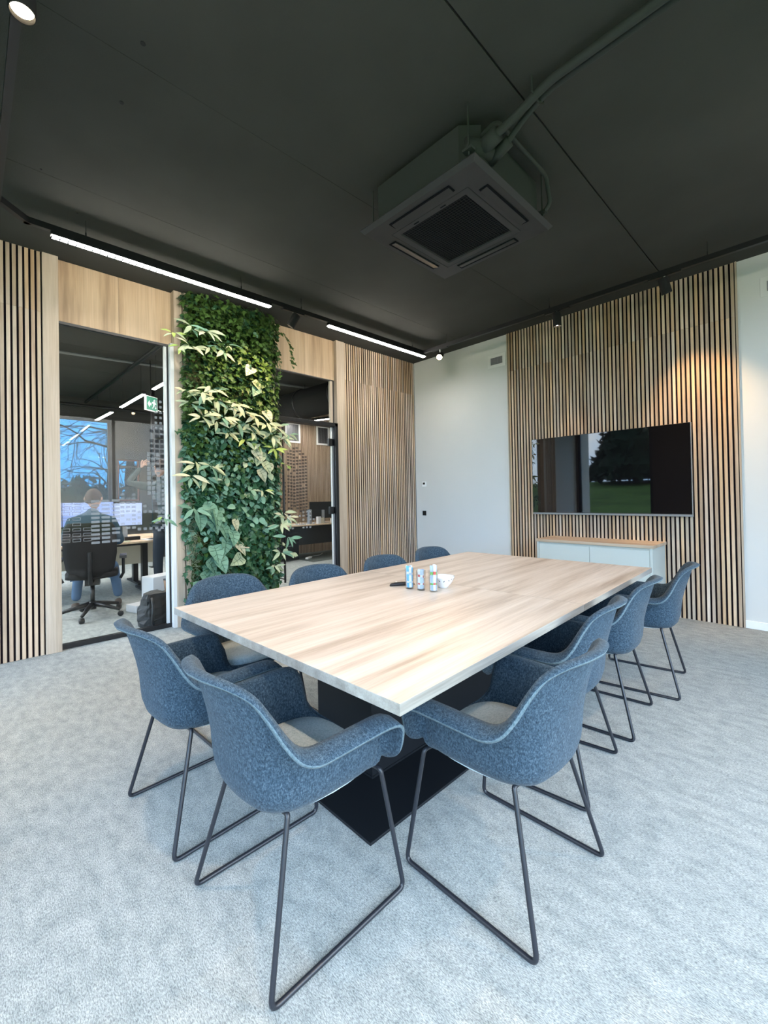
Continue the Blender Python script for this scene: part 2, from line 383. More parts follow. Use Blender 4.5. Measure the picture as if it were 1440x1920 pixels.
# ------------------------------------------------------------------ posts and header boards around the glazing
def post(label, y0, y1, x0, x1, m='oak_pale', z1=H-.003, cat='post'):
    o = box('wood_post', x0, x1, y0, y1, .001, z1, M[m], b=.0015); tag(o, label, cat, 'oak posts around the glazing'); return o
post('pale oak post between left slats and the tall window', -4.742, -4.631, -.15, .012)
post('oak post on the left edge of the plant wall', -3.690, -3.612, -.15, .035)
post('thin oak post between plant wall and glass door', -2.566, -2.540, -.15, .01)
post('oak post right of the glass door beside the slats', -1.590, -1.450, -.15, .010)
hb = thing('header_board', 'oak header board above the tall window left of the plants', 'header panel', (0, 0, 0), 0, 'oak header boards')
def header(root, y0, y1):
    n = max(1, round((y1-y0)/.62)); w = (y1-y0)/n
    for i in range(n): box('board', -.075, -.045, y0+w*i+.0008, y0+w*(i+1)-.0008, 2.885, H-.004, M['oak'], root, b=.001)
header(hb, -4.631, -3.690)
hb = thing('header_board', 'oak header board above the glass door right of the plants', 'header panel', (0, 0, 0), 0, 'oak header boards')
header(hb, -2.540, -1.590)

# ------------------------------------------------------------------ tall window and glass door in the left wall
w1 = tag(empty('window_1'), kind='structure')
box('bottom_track', -.09, -.04, -4.631, -3.722, .0, .042, M['black'], w1)
box('top_track', -.09, -.045, -4.631, -3.722, 2.862, 2.885, M['black'], w1)
box('side_track', -.085, -.045, -3.736, -3.724, .03, 2.865, M['black'], w1)
box('side_frame', -.10, .02, -3.722, -3.690, .001, 2.885, M['white_metal'], w1)
box('side_frame', -.085, -.055, -3.762, -3.737, .03, 2.865, M['white_metal'], w1)
box('pane', -.070, -.062, -4.631, -3.762, .035, 2.87, M['glass'], w1)
# printed skyline of frosted rectangles on the pane
film = MB(); dark = MB()
rnd = random.Random(3)
def cell(mb, y, z, w, h, x=-.059, outline=False):
    if not outline: mb.box(x, x+.0006, y, y+w, z, z+h)
    else:
        t = h*.14
        for (a, b_, c_, d_) in ((y, y+w, z, z+t), (y, y+w, z+h-t, z+h), (y, y+t, z, z+h), (y+w-t, y+w, z, z+h)): mb.box(x, x+.0006, a, b_, c_, d_)
def tower(mb, y0, z0, cols, rows, cw, ch, gy, gz, slope=0, skip=.08, outline=False):
    for i in range(cols):
        for j in range(rows):
            if rnd.random() < skip: continue
            z = z0 + j*(ch+gz) + slope*i*cw
            cell(mb, y0+i*(cw+gy), z, cw, ch, outline=outline)
tower(film, -4.60, 1.20, 2, 9, .055, .020, .022, .012, -.05, .1, True)
tower(film, -4.62, .93, 3, 8, .062, .028, .018, .020, .0, .30, True)
tower(film, -4.40, .90, 3, 11, .066, .022, .016, .016, .04, .12)
tower(film, -4.165, 1.02, 3, 9, .034, .022, .014, .018, .0, .15)
tower(film, -4.02, 1.00, 5, 5, .030, .026, .022, .030, 0, .5)
tower(film, -3.93, 1.30, 3, 10, .032, .038, .010, .010, 0, .1)
tower(dark, -3.90, 1.62, 3, 9, .034, .030, .014, .020, 0, .2)
tower(film, -3.855, 1.95, 2, 7, .024, .024, .020, .030, 0, .15)
tower(film, -3.84, .98, 2, 14, .030, .026, .012, .018, 0, .2)
tag(link('window_film', film.mesh('window_film', M['film']), w1), kind='stuff')
tag(link('window_film_dark', dark.mesh('window_film_dark', M['film_dark']), w1), kind='stuff')

d1 = tag(empty('door_1'), kind='structure')
box('door_frame', -.10, .022, -1.640, -1.590, .001, 2.290, M['black'], d1, b=.003)
box('door_frame', -.10, .022, -2.540, -1.590, 2.240, 2.290, M['black'], d1, b=.003)
box('door_frame', -.08, -.03, -2.540, -2.52, .001, 2.24, M['black'], d1)
box('top_track', -.09, -.045, -2.54, -1.603, 2.872, 2.885, M['black'], d1)
box('side_track', -.085, -.045, -1.615, -1.603, 2.29, 2.885, M['black'], d1)
box('side_frame', -.085, -.05, -1.66, -1.617, 2.29, 2.872, M['oak_pale'], d1)
box('transom_pane', -.070, -.062, -2.54, -1.66, 2.29, 2.872, M['glass'], d1)
leaf = box('glass_leaf', -.036, -.026, -2.515, -1.665, .012, 2.232, M['glass'], d1)
box('leaf_edge', -.04, -.022, -1.678, -1.664, .012, 2.232, M['white_metal'], leaf)
box('leaf_edge', -.03, -.012, -1.660, -1.645, .012, 2.232, M['grey'], leaf)
for z in (2.03, 1.115, .22):
    box('hinge', -.045, -.012, -1.725, -1.640, z-.05, z+.05, M['black'], d1, b=.004)
for x in (.055, -.115):
    mb = MB(); mb.tube([(x, -2.462, .27), (x, -2.462, 2.15)], .0125, 12); h_ = link('pull_handle', mb.mesh('pull_handle', M['black'], True), d1)
    for z in (.31, 2.09):
        mb = MB(); mb.tube([(x, -2.462, z), (-.031 if x > 0 else -.031, -2.462, z)], .008, 8); link('handle_bracket', mb.mesh('handle_bracket', M['black']), h_)
film = MB(); dark = MB(); rnd = random.Random(5)
def dcell(mb, y, z, w, h): mb.box(-.0245, -.0239, y, y+w, z, z+h)
for i in range(7):
    w_ = (.028, .03, .036, .036, .034, .034, .03)[i]; y = -2.36 + sum((.028, .03, .036, .036, .034, .034, .03)[:i]) + .010*i
    top = 1.92 - abs(i-2.6)*.035
    for j in range(20):
        if rnd.random() < .04: continue
        dcell(dark, y, top-.04*j, w_, .024)
for i in range(7):
    for j in range(10):
        if rnd.random() < .45: continue
        dcell(dark, -2.50+.048*(i-2), 1.52-.05*j, .018, .018)
for i in range(8):
    for j in range(5):
        if rnd.random() < .4: continue
        dcell(film, -2.36+.052*i, 1.10-.05*j, .03, .022)
tag(link('door_film_dark', dark.mesh('door_film_dark', M['film_dark']), d1), kind='stuff')
tag(link('door_film', film.mesh('door_film', M['film']), d1), kind='stuff')

# ------------------------------------------------------------------ living plant wall
def leafmat(name, c, c2, vein=None, rough=.45):
    m = mat(name, c, rough, spec=.35)
    info = nd(m, 'ShaderNodeObjectInfo'); n, _ = noise(m, 9, 3)
    col = mixc(m, n.outputs['Fac'], c, c2)
    if vein:
        tcn = nd(m, 'ShaderNodeTexCoord'); sp = nd(m, 'ShaderNodeSeparateXYZ'); lk(m, tcn.outputs['UV'], sp.inputs[0])
    lk(m, col, bsdf(m).inputs['Base Color'])
    bsdf(m).inputs['Subsurface Weight'].default_value = 0
    return m
M['leaf_ivy'] = leafmat('leaf_ivy', (.022, .060, .012), (.085, .165, .035))
M['leaf_deep'] = leafmat('leaf_deep', (.010, .045, .020), (.045, .14, .065))
M['leaf_teal'] = leafmat('leaf_teal', (.085, .20, .135), (.20, .36, .26))
M['leaf_pale'] = leafmat('leaf_pale', (.24, .32, .18), (.46, .52, .36))
M['leaf_lime'] = leafmat('leaf_lime', (.20, .34, .06), (.42, .52, .16))
M['leaf_cream'] = leafmat('leaf_cream', (.42, .43, .28), (.54, .55, .40))
M['leaf_vein'] = mat('leaf_vein', (.03, .09, .05), .6)
M['moss'] = mat('moss', (.05, .06, .025), .98, spec=.05)
n, _ = noise(M['moss'], 28, 5, .7); r = ramp(M['moss'], n.outputs['Fac'], [(.35, (.010, .018, .006)), (.6, (.05, .07, .02)), (.75, (.13, .12, .05))]); lk(M['moss'], r.outputs[0], bsdf(M['moss']).inputs['Base Color'])
M['moss_grey'] = mat('moss_grey', (.22, .26, .17), .98, spec=.05)
M['moss_brown'] = mat('moss_brown', (.17, .13, .06), .98, spec=.05)
M['stem'] = mat('stem', (.20, .22, .08), .8)
M['stem_pale'] = mat('stem_pale', (.55, .50, .36), .8)

def leaf_shape(kind, L):
    """outline in the local xz plane: stalk at origin, blade along -z, thickness by fold; returns verts, faces"""
    if kind == 'lance': half = [(0, 0), (.07, -.12), (.13, -.32), (.135, -.50), (.09, -.74), (.03, -.92), (0, -1)]
    elif kind == 'heart': half = [(0, 0), (.16, .13), (.34, .10), (.43, -.12), (.38, -.38), (.22, -.68), (.07, -.90), (0, -1)]
    elif kind == 'oval': half = [(0, 0), (.18, -.05), (.31, -.25), (.33, -.5), (.22, -.8), (0, -1)]
    else: half = [(0, 0), (.20, .10), (.42, -.02), (.30, -.22), (.50, -.50), (.22, -.52), (.12, -.80), (0, -1)]   # ivy
    n = len(half); vs = []
    for i, (w, z) in enumerate(half):   # midrib
        vs.append((.10*math.sin(-z*PI)*.6 if z < 0 else 0, 0, z if i not in (0, n-1) else z))
    for sgn in (1, -1):
        for (w, z) in half[1:-1]: vs.append((.10*math.sin(max(0, -z)*PI)*.6 + w*.28, sgn*w, z))
    fs = []; k = n-2
    for s in (0, 1):
        b = n + s*k
        q = [0] + [b+i for i in range(k)] + [n-1]
        for i in range(n-1):
            f = [i, i+1, q[i+1], q[i]] if s else [i, q[i], q[i+1], i+1]
            f = [f[j] for j in range(len(f)) if f[j] != f[j-1]]
            if len(f) > 2: fs.append(tuple(f))
    return [Vector((x*L, y*L, z*L)) for x, y, z in vs], fs
def leaf_mesh(kind, L, m, veins=False):
    mb = MB(); vs, fs = leaf_shape(kind, L); mb.add(vs, fs)
    mats_ = [m]
    if veins:
        mats_.append(M['leaf_vein'])
        for sgn in (1, -1):
            for (w, z0, z1) in ((.30, -.10, .02), (.34, -.20, -.22), (.25, -.42, -.55), (.12, -.64, -.78)):
                a = Vector((.02, 0, z0 if z0 > -.15 else z0))*L; b_ = Vector((.03+w*.28, sgn*w, z1))*L
                a.x = (.06*math.sin(-z0*PI)+.012)*L; b_.x = (.06*math.sin(max(0, -z1)*PI)+w*.28+.012)*L
                mb.tube([a, b_], L*.009, 3, 1, caps=False)
        mb.tube([Vector((.012, 0, 0))*L, Vector((.075, 0, -.5))*L, Vector((.02, 0, -.95))*L], L*.011, 3, 1, caps=False)
    return mb.mesh('leaf', mats_, True)
def mrot(az, droop, roll):   # az: turn about z, droop: lift of the tip away from the wall, roll: in-plane spin
    return Matrix.Rotation(az, 3, 'Z') @ Matrix.Rotation(droop, 3, 'Y') @ Matrix.Rotation(roll, 3, 'X')
LW = thing('living_wall', 'tall living plant wall with ivy and variegated leaves beside the glass door', 'plant wall')
PY0, PY1 = -3.600, -2.585
mb = MB(); rnd = random.Random(11)
# mossy backing with an uneven face
ny, nz = 22, 70; vs = []
for j in range(nz+1):
    for i in range(ny+1):
        y = PY0+.01+(PY1-PY0-.02)*i/ny; z = .02+(H-.03)*j/nz
        e = min(i, ny-i)/2.0; d = .055+.03*rnd.random() if e >= .5 else .0
        vs.append((d, y, z))
mb.add(vs, [(j*(ny+1)+i, j*(ny+1)+i+1, (j+1)*(ny+1)+i+1, (j+1)*(ny+1)+i) for j in range(nz) for i in range(ny)])
tag(link('moss_backing', mb.mesh('moss_backing', M['moss'], True), LW), kind='stuff')
def moss_tuft(y, z, w, h, m, n, name, L=.05, x=.10):
    mb = MB()
    for _ in range(n):
        p = Vector((x+rnd.uniform(-.03, .06), y+rnd.gauss(0, w), z+rnd.gauss(0, h)))
        d = Vector((rnd.uniform(-.2, 1), rnd.uniform(-1, 1), rnd.uniform(-1, .6))).normalized()*L*rnd.uniform(.5, 1.3)
        b_ = Vector((rnd.uniform(-1, 1), rnd.uniform(-1, 1), rnd.uniform(-1, 1)))*L*.3
        mb.tube([p, p+d*.5+b_, p+d], .0014, 3, caps=False)
    tag(link(name, mb.mesh(name, m), LW), kind='stuff')
moss_tuft(-3.02, 2.36, .05, .09, M['moss_brown'], 420, 'brown_moss')
moss_tuft(-3.52, 2.55, .03, .12, M['moss_brown'], 260, 'brown_moss')
moss_tuft(-3.16, 1.95, .03, .06, M['moss_brown'], 160, 'brown_moss')
moss_tuft(-2.95, 1.35, .05, .13, M['moss_grey'], 360, 'grey_moss')
moss_tuft(-3.56, .85, .03, .22, M['moss_grey'], 420, 'grey_moss', .06)
moss_tuft(-3.22, .62, .04, .12, M['moss_grey'], 200, 'grey_moss', .06)
# small ivy and creeping leaves: nobody could count them
def foliage(name, kind, Lr, m, n, region, jitter=.5, depth=(.08, .22)):
    mb = MB()
    for _ in range(n):
        while True:
            y = rnd.uniform(PY0-.03, PY1+.045); z = rnd.uniform(.06, H-.02); pr = region(y, z)
            if rnd.random() < pr: break
        e = max(.01, min(y-PY0, PY1-y))
        x = max(.075, rnd.uniform(*depth)*min(1, .45+e*4))
        L = rnd.uniform(*Lr); vs, fs = leaf_shape(kind, L)
        R_ = mrot(rnd.gauss(0, .55) + (1.0 if y > PY1-.06 else (-1.0 if y < PY0+.06 else 0))*.6, -rnd.uniform(.1, 1.0), rnd.gauss(0, .9))
        mb.add([R_ @ v + Vector((x, y, z)) for v in vs], fs)
    tag(link(name, mb.mesh(name, m, True), LW), kind='stuff')
def reg_top(y, z): return 1.0 if z > 2.25 or (z > 1.9 and y > -2.75) or (z > 1.75 and y < -3.45) else (.12 if z > 1.6 else .0)
def reg_mid(y, z): return 1.0 if .9 < z < 2.1 else .08
def reg_low(y, z): return (1.0 if z < 1.0 else (.6 if z < 1.8 else .05)) * (1 if y > -3.25 or z > 1.1 else .35)
foliage('ivy_foliage', 'ivy', (.035, .068), M['leaf_ivy'], 2600, reg_top, depth=(.08, .25))
foliage('ivy_foliage', 'ivy', (.035, .065), M['leaf_deep'], 1300, reg_top, depth=(.06, .19))
foliage('creeper_foliage', 'oval', (.05, .085), M['leaf_teal'], 800, reg_mid)
foliage('creeper_foliage', 'heart', (.05, .085), M['leaf_deep'], 1100, reg_mid, depth=(.06, .19))
foliage('creeper_foliage', 'ivy', (.045, .08), M['leaf_deep'], 1200, reg_low)
foliage('creeper_foliage', 'oval', (.045, .075), M['leaf_ivy'], 500, reg_low, depth=(.06, .17))
# crown of ivy reaching over the top and hanging tendrils at the sides
def tendril(name, pts, m, kind, L, n, side=1):
    mb = MB(); mb.tube(pts, .003, 4)
    v = link('vine', mb.mesh('vine', M['stem'], True), LW)
    tm = MB(); pts = [Vector(p) for p in pts]
    for i in range(n):
        t = (i+.6)/n*(len(pts)-1); k = min(int(t), len(pts)-2); p = pts[k].lerp(pts[k+1], t-k)
        vs, fs = leaf_shape(kind, L*rnd.uniform(.8, 1.2)); R_ = mrot(rnd.gauss(0, .6), -rnd.uniform(.2, .9), rnd.gauss(0, .8))
        tm.add([R_ @ q + p for q in vs], fs)
    tag(link(name, tm.mesh(name, m, True), v), kind='stuff')
tendril('vine_leaves', [(.12, -2.62, 3.22), (.16, -2.50, 3.25), (.17, -2.42, 3.12), (.17, -2.40, 2.98), (.17, -2.385, 2.86)], M['leaf_ivy'], 'ivy', .065, 14)
tendril('vine_leaves', [(.12, -2.66, 3.05), (.16, -2.56, 2.98), (.17, -2.55, 2.82), (.17, -2.55, 2.68)], M['leaf_ivy'], 'ivy', .055, 11)
tendril('vine_leaves', [(.12, -3.50, 1.95), (.18, -3.60, 1.93), (.20, -3.68, 1.97), (.20, -3.74, 1.96)], M['leaf_deep'], 'ivy', .06, 10)
tendril('vine_leaves', [(.12, -3.55, 1.62), (.16, -3.64, 1.56), (.17, -3.66, 1.46), (.17, -3.62, 1.36)], M['leaf_ivy'], 'oval', .035, 4)
tendril('vine_leaves', [(.10, -2.62, 1.75), (.16, -2.52, 1.70), (.17, -2.46, 1.66)], M['leaf_lime'], 'oval', .05, 5)
tendril('vine_leaves', [(.10, -2.62, .78), (.16, -2.52, .72), (.18, -2.45, .62), (.18, -2.40, .64)], M['leaf_pale'], 'oval', .075, 6)
# large leaves that can be picked apart, each a part
LM = {}
def lmesh(kind, L, mk, veins=False):
    k = (kind, L, mk, veins)
    if k not in LM: LM[k] = leaf_mesh(kind, L, M[mk], veins)
    return LM[k]
nleaf = 0
def big(y, z, x, kind, L, mk, az, dr, rl, veins=False):
    global nleaf
    if nleaf >= 296: return
    nleaf += 1
    o = link('leaf', lmesh(kind, L, mk, veins), LW, (x, y, z)); o.rotation_euler = mrot(az, dr, rl).to_euler()
def spray(y, z, x, n, mks, L, spread=1.6, az0=0, kind='lance'):
    """a star of lance leaves round one shoot"""
    for i in range(n):
        a = (i/(n-1)-.5)*2*spread + rnd.gauss(0, .15)
        big(y+math.sin(a)*.02, z+rnd.uniform(-.02, .02), x+rnd.uniform(-.02, .03), kind, L*rnd.choice((.85, 1, 1.15)) if False else rnd.choice((L, round(L*.8, 3))),
            rnd.choice(mks), az0+rnd.gauss(0, .35), -rnd.uniform(.25, .9), a)
def at(px, py, X=.22):   # rough left-wall place of a spray, from fractions of the plant wall
    return px, py
PL = ['leaf_pale', 'leaf_pale', 'leaf_pale', 'leaf_pale', 'leaf_cream', 'leaf_teal']
LI = ['leaf_lime', 'leaf_pale', 'leaf_lime']
for (y, z, n, mk, L) in (
    (-3.58, 3.02, 5, PL, .16), (-3.46, 2.98, 5, PL, .17), (-3.40, 2.86, 4, PL, .15), (-3.60, 2.82, 5, PL, .17),
    (-3.76, 2.92, 5, LI, .13), (-3.70, 2.80, 4, LI, .13), (-3.26, 2.86, 5, PL, .17), (-3.22, 2.92, 3, PL, .15),
    (-3.50, 2.36, 6, PL, .17), (-3.36, 2.32, 6, PL, .17), (-3.22, 2.28, 6, PL, .17), (-3.60, 2.26, 5, PL, .16), (-3.66, 2.36, 4, PL, .16),
    (-3.06, 2.22, 6, PL, .16), (-2.92, 2.20, 5, PL, .16), (-2.80, 2.12, 5, PL, .16), (-3.30, 2.14, 6, PL, .17), (-3.12, 2.08, 6, PL, .17),
    (-2.96, 2.02, 6, PL, .17), (-2.74, 2.00, 5, PL, .16), (-2.58, 1.98, 5, PL, .17), (-2.50, 2.02, 5, PL, .16), (-3.44, 2.20, 5, PL, .16),
    (-2.86, 1.90, 5, LI, .15), (-2.70, 1.86, 5, LI, .15), (-3.24, 1.98, 5, PL, .16), (-3.04, 1.92, 4, LI, .15),
    (-3.56, 1.66, 6, PL, .17), (-3.42, 1.62, 6, ['leaf_teal', 'leaf_pale'], .18), (-3.62, 1.52, 6, ['leaf_teal', 'leaf_pale', 'leaf_cream'], .18), (-3.46, 1.50, 6, ['leaf_teal', 'leaf_pale'], .17),
    (-3.86, 1.12, 5, ['leaf_teal', 'leaf_lime'], .13), (-3.60, 1.20, 5, ['leaf_teal'], .16),
    (-2.60, 1.12, 5, PL, .15), (-2.52, 1.06, 5, PL, .15), (-2.64, .98, 5, ['leaf_teal', 'leaf_pale'], .16), (-2.56, .84, 5, ['leaf_teal', 'leaf_pale'], .16), (-2.62, .66, 5, ['leaf_teal', 'leaf_pale'], .15),
    (-2.72, .52, 6, ['leaf_teal', 'leaf_pale'], .15), (-2.84, 1.38, 4, LI, .12), (-3.40, 2.44, 5, PL, .17), (-3.14, 2.30, 6, PL, .17), (-2.98, 2.10, 6, PL, .16), (-2.66, 2.10, 5, PL, .15), (-3.52, 2.12, 5, PL, .16), (-3.36, 2.08, 5, PL, .16)):
    spray(y, z, .23 + rnd.uniform(-.03, .05), n, mk, L)
for (y, z, L, mk) in ((-3.46, 1.16, .19, 'leaf_teal'), (-3.38, 1.10, .20, 'leaf_teal'), (-3.42, 1.02, .17, 'leaf_teal'), (-3.54, 1.06, .16, 'leaf_teal'),
    (-3.30, .94, .17, 'leaf_teal'), (-3.20, .88, .17, 'leaf_teal'), (-3.27, .80, .17, 'leaf_teal'), (-3.40, .74, .19, 'leaf_teal'), (-3.36, .62, .17, 'leaf_teal'),
    (-3.46, .60, .17, 'leaf_teal'), (-3.50, .48, .20, 'leaf_teal'), (-3.40, .46, .18, 'leaf_teal'), (-3.56, .40, .18, 'leaf_teal'), (-3.10, .60, .17, 'leaf_pale'), (-3.18, 1.0, .13, 'leaf_cream'),
    (-3.14, .74, .15, 'leaf_cream'), (-2.92, 1.76, .15, 'leaf_cream'), (-2.86, 1.74, .18, 'leaf_pale'), (-2.84, 1.62, .15, 'leaf_pale'), (-2.76, 1.62, .13, 'leaf_cream'),
    (-2.88, 1.54, .15, 'leaf_cream'), (-2.96, 2.66, .15, 'leaf_cream'), (-2.92, 2.52, .15, 'leaf_pale'), (-2.90, 2.44, .13, 'leaf_teal'), (-2.80, 2.20, .15, 'leaf_cream')):
    big(y, z+.06, .25+rnd.uniform(-.03, .03), 'heart', L, mk, rnd.gauss(.2, .25), -rnd.uniform(.15, .5), rnd.gauss(0, .45), True)
for _ in range(46):
    y = rnd.uniform(-3.45, -2.68); z = rnd.uniform(1.0, 1.85)
    big(y, z, .22+rnd.uniform(-.03, .03), 'oval', .095, rnd.choice(('leaf_teal', 'leaf_teal', 'leaf_deep', 'leaf_pale')), rnd.gauss(.1, .5), -rnd.uniform(.2, .9), rnd.gauss(0, .8))
for pts, r_ in (([(.12, -3.22, .72), (.22, -3.16, .78), (.26, -3.02, .76)], .008), ([(.12, -3.20, .98), (.24, -3.17, .90), (.26, -3.15, .82)], .006)):
    mb = MB(); mb.tube(pts, r_, 6); link('twig', mb.mesh('twig', M['stem_pale'], True), LW)
box('column_side', -.03, .05, PY0, PY1, .001, H-.005, M['oak_pale'], LW).name = 'backing_column'

# ------------------------------------------------------------------ armchairs
def catmull(P, sub):
    out = []
    n = len(P)
    for i in range(n-1):
        p0, p1, p2, p3 = P[max(i-1, 0)], P[i], P[i+1], P[min(i+2, n-1)]
        for k in range(sub):
            t = k/sub
            out.append(tuple(.5*((2*b)+(-a+c)*t+(2*a-5*b+4*c-d)*t*t+(-a+3*b-3*c+d)*t**3) for a, b, c, d in zip(p0, p1, p2, p3)))
    out.append(tuple(P[-1])); return out
# columns: rim xyz, lip offset xyz, base xy  (front centre -> back centre, right half)
CH = [
 (0, .218, .420, 0, .006, -.006, 0, .205), (.10, .217, .421, .0, .006, -.006, .10, .205), (.175, .209, .428, .003, .006, -.006, .165, .20), (.215, .200, .443, .012, .007, -.005, .20, .192),
 (.236, .190, .475, .040, .008, -.004, .215, .182), (.247, .184, .530, .056, .006, -.002, .222, .168), (.255, .168, .584, .062, .006, -.008, .226, .150), (.257, .130, .606, .060, 0, -.016, .229, .11),
 (.257, .04, .608, .058, 0, -.018, .230, .04), (.256, -.05, .606, .058, 0, -.018, .228, -.05), (.254, -.12, .608, .057, -.004, -.020, .220, -.11), (.247, -.160, .628, .050, -.012, -.020, .208, -.15),
 (.236, -.190, .668, .036, -.016, -.013, .190, -.178), (.218, -.220, .722, .022, -.014, -.007, .168, -.203), (.190, -.248, .768, .012, -.014, -.004, .135, -.222), (.140, -.278, .793, .006, -.020, -.003, .09, -.232),
 (.070, -.300, .800, .003, -.028, -.001, .045, -.237), (0, -.309, .802, 0, -.031, 0, 0, -.238)]
half = catmull(CH, 4)
full = half + [(-a[0], a[1], a[2], -a[3], a[4], a[5], -a[6], a[7]) for a in half[-2:0:-1]]
def shell_mesh():
    n = len(full); rings = []
    for c in full:
        R_ = Vector(c[0:3]); off = Vector(c[3:6]); B = Vector((c[6], c[7], 0))
        zb = min(.515, .397 + (R_.z-.397)*.8); col = []
        for k, q in ((.0, 0), (.30, .0), (.55, .005), (.72, .03), (.85, .12), (.935, .32), (.98, .62), (1.0, 1.0)):
            col.append(Vector((B.x*k, B.y*k, .397 + (zb-.397)*q)))
        P0 = Vector((B.x, B.y, zb)); d = R_-P0
        T0 = Vector((0, 0, 1))*d.length; T1 = (d.normalized()*1.0)*d.length
        for t in (.2, .4, .6, .8, 1.0):
            h00 = 2*t**3-3*t*t+1; h10 = t**3-2*t*t+t; h01 = -2*t**3+3*t*t; h11 = t**3-t*t
            col.append(P0*h00 + T0*h10*.8 + R_*h01 + T1*h11*.6)
        up_ = Vector((0, 0, .004))
        col.append(R_ + off*.3 + up_*1.5); col.append(R_ + off*.65 + up_*1.0); col.append(R_ + off)
        rings.append(col)
    m_ = len(rings[0]); mb = MB()
    vs = [Vector((0, 0, .397))]; fs = []
    for c in rings: vs += c[1:]
    k = m_-1
    for i in range(n):
        j = (i+1) % n; a = 1+i*k; b = 1+j*k
        fs.append((0, b, a))
        for q in range(k-1): fs.append((a+q, b+q, b+q+1, a+q+1))
    mb.add(vs, fs); return mb.mesh('shell', [M['felt'], M['felt_edge']], True)
SHELL = shell_mesh()
def pad_mesh():
    mb = MB(); n = 48; vs = []
    for (k, z) in ((.98, .405), (1.0, .43), (.99, .446), (.955, .455), (.7, .460), (.35, .461)):
        for i in range(n):
            t = 2*PI*i/n; cx, sy = math.cos(t), math.sin(t); e = .62
            x = math.copysign(abs(cx)**e, cx)*.196*k; y = math.copysign(abs(sy)**e, sy)*.193*k + .008
            vs.append((x*(1-.08*max(0, -y)/.2), y, z - .012*max(0, -y)/.2*(1 if z > .42 else 0)))
    vs.append((0, .008, .458)); fs = []
    for q in range(5):
        for i in range(n): fs.append((q*n+i, q*n+(i+1) % n, (q+1)*n+(i+1) % n, (q+1)*n+i))
    for i in range(n): fs.append((5*n+i, 5*n+(i+1) % n, 6*n))
    mb.add(vs, fs); return mb.mesh('seat_pad', M['pad'], True)
PAD = pad_mesh()
def leg_mesh(s):
    mb = MB()
    pts = fillet([(s*.205, .188, .393), (s*.243, .246, .009), (s*.247, -.240, .009), (s*.178, -.142, .400)], .026, 6)
    pts = fillet([(s*.09, .180, .399), (s*.205, .188, .399), pts[1]], .014, 4)[:-1] + pts[1:-1] + fillet([pts[-2], (s*.176, -.140, .410), (s*.09, -.140, .402)], .010, 4)[1:]
    mb.tube(pts, .0078, 10); return mb.mesh('sled_leg', M['steel_black'], True)
LEG = {1: leg_mesh(1), -1: leg_mesh(-1)}
mb = MB(); mb.tube([(-.10, .18, .399), (.10, .18, .399)], .0075, 8); mb.tube([(-.10, -.14, .402), (.10, -.14, .402)], .0075, 8); mb.box(-.09, .09, -.15, .175, .391, .397)
CROSS = mb.mesh('seat_bracket', M['steel_black'])
def make_chair():
    t = thing('armchair', 'x', 'chair', (0, 0, 0), 0, 'felt armchairs around the meeting table')
    o = link('shell', SHELL, t); s = o.modifiers.new('thick', 'SOLIDIFY'); s.thickness = .010; s.offset = 1; s.material_offset_rim = 1
    link('seat_pad', PAD, t); link('sled_leg', LEG[1], t); link('sled_leg', LEG[-1], t); link('seat_bracket', CROSS, t)
    return t
first = None
for (x, y, r_, lab) in (
    (3.400, -4.445, 0, 'nearest blue-grey felt armchair at the near left end of the table'),
    (2.745, -4.475, 2.5, 'blue-grey felt armchair at the left table corner, behind the nearest one'),
    (3.825, -3.872, 90, 'nearest felt armchair on the right side, sunlight on its seat'),
    (3.682, -3.215, 96, 'second felt armchair from the camera along the right side of the table'),
    (3.662, -2.550, 95, 'third felt armchair from the camera along the right side of the table'),
    (3.712, -1.885, 98, 'farthest right-side felt armchair, nearest the grey cabinet'),
    (2.31, -4.07, -88, 'felt armchair across the table in front of the plant wall'),
    (2.42, -3.475, -90, 'felt armchair across the table in front of the glass door'),
    (2.42, -2.83, -89, 'felt armchair across the table in front of the right slatted panel'),
    (2.36, -2.18, -90, 'farthest armchair across the table in front of the white wall')):
    if first is None: c = first = make_chair()
    else: c = copy_tree(first)
    c.location = (x, y, 0); c.rotation_euler = (0, 0, math.radians(r_)); c['label'] = lab

# ------------------------------------------------------------------ meeting table
TT = thing('meeting_table', 'long rectangular oak-topped meeting table on a black pedestal', 'table', (3.8586, -4.4213, 0), .0369)
for i, (a, b_) in enumerate(((0, 1.329), (1.3305, 2.663))):
    o = box('tabletop', -1.511, 0, a, b_, .717, .75, M['top'], TT, b=.0012)
    o.data.materials.append(M['edge'])
    for p in o.data.polygons:
        if abs(p.normal.z) < .5: p.material_index = 1
ped = box('pedestal', 2.765, 3.177, -3.91, -2.15, .012, .717, M['base_black']); ped.parent = TT; ped.matrix_parent_inverse = (Matrix.Translation((3.8586, -4.4213, 0)) @ Matrix.Rotation(.0369, 4, 'Z')).inverted()
ped.matrix_parent_inverse = (Matrix.Translation((3.8586, -4.4213, 0)) @ Matrix.Rotation(.0369, 4, 'Z')).inverted()
bp = box('base_plate', 2.52, 3.441, -4.162, -1.90, .0, .012, M['base_black'], b=.003); bp.parent = TT; bp.matrix_parent_inverse = ped.matrix_parent_inverse.copy()
up_ = box('column_seam', 2.761, 3.181, -3.914, -2.146, .0125, .022, M['base_black']); up_.name = 'pedestal_skirt'; up_.parent = TT; up_.matrix_parent_inverse = ped.matrix_parent_inverse.copy()

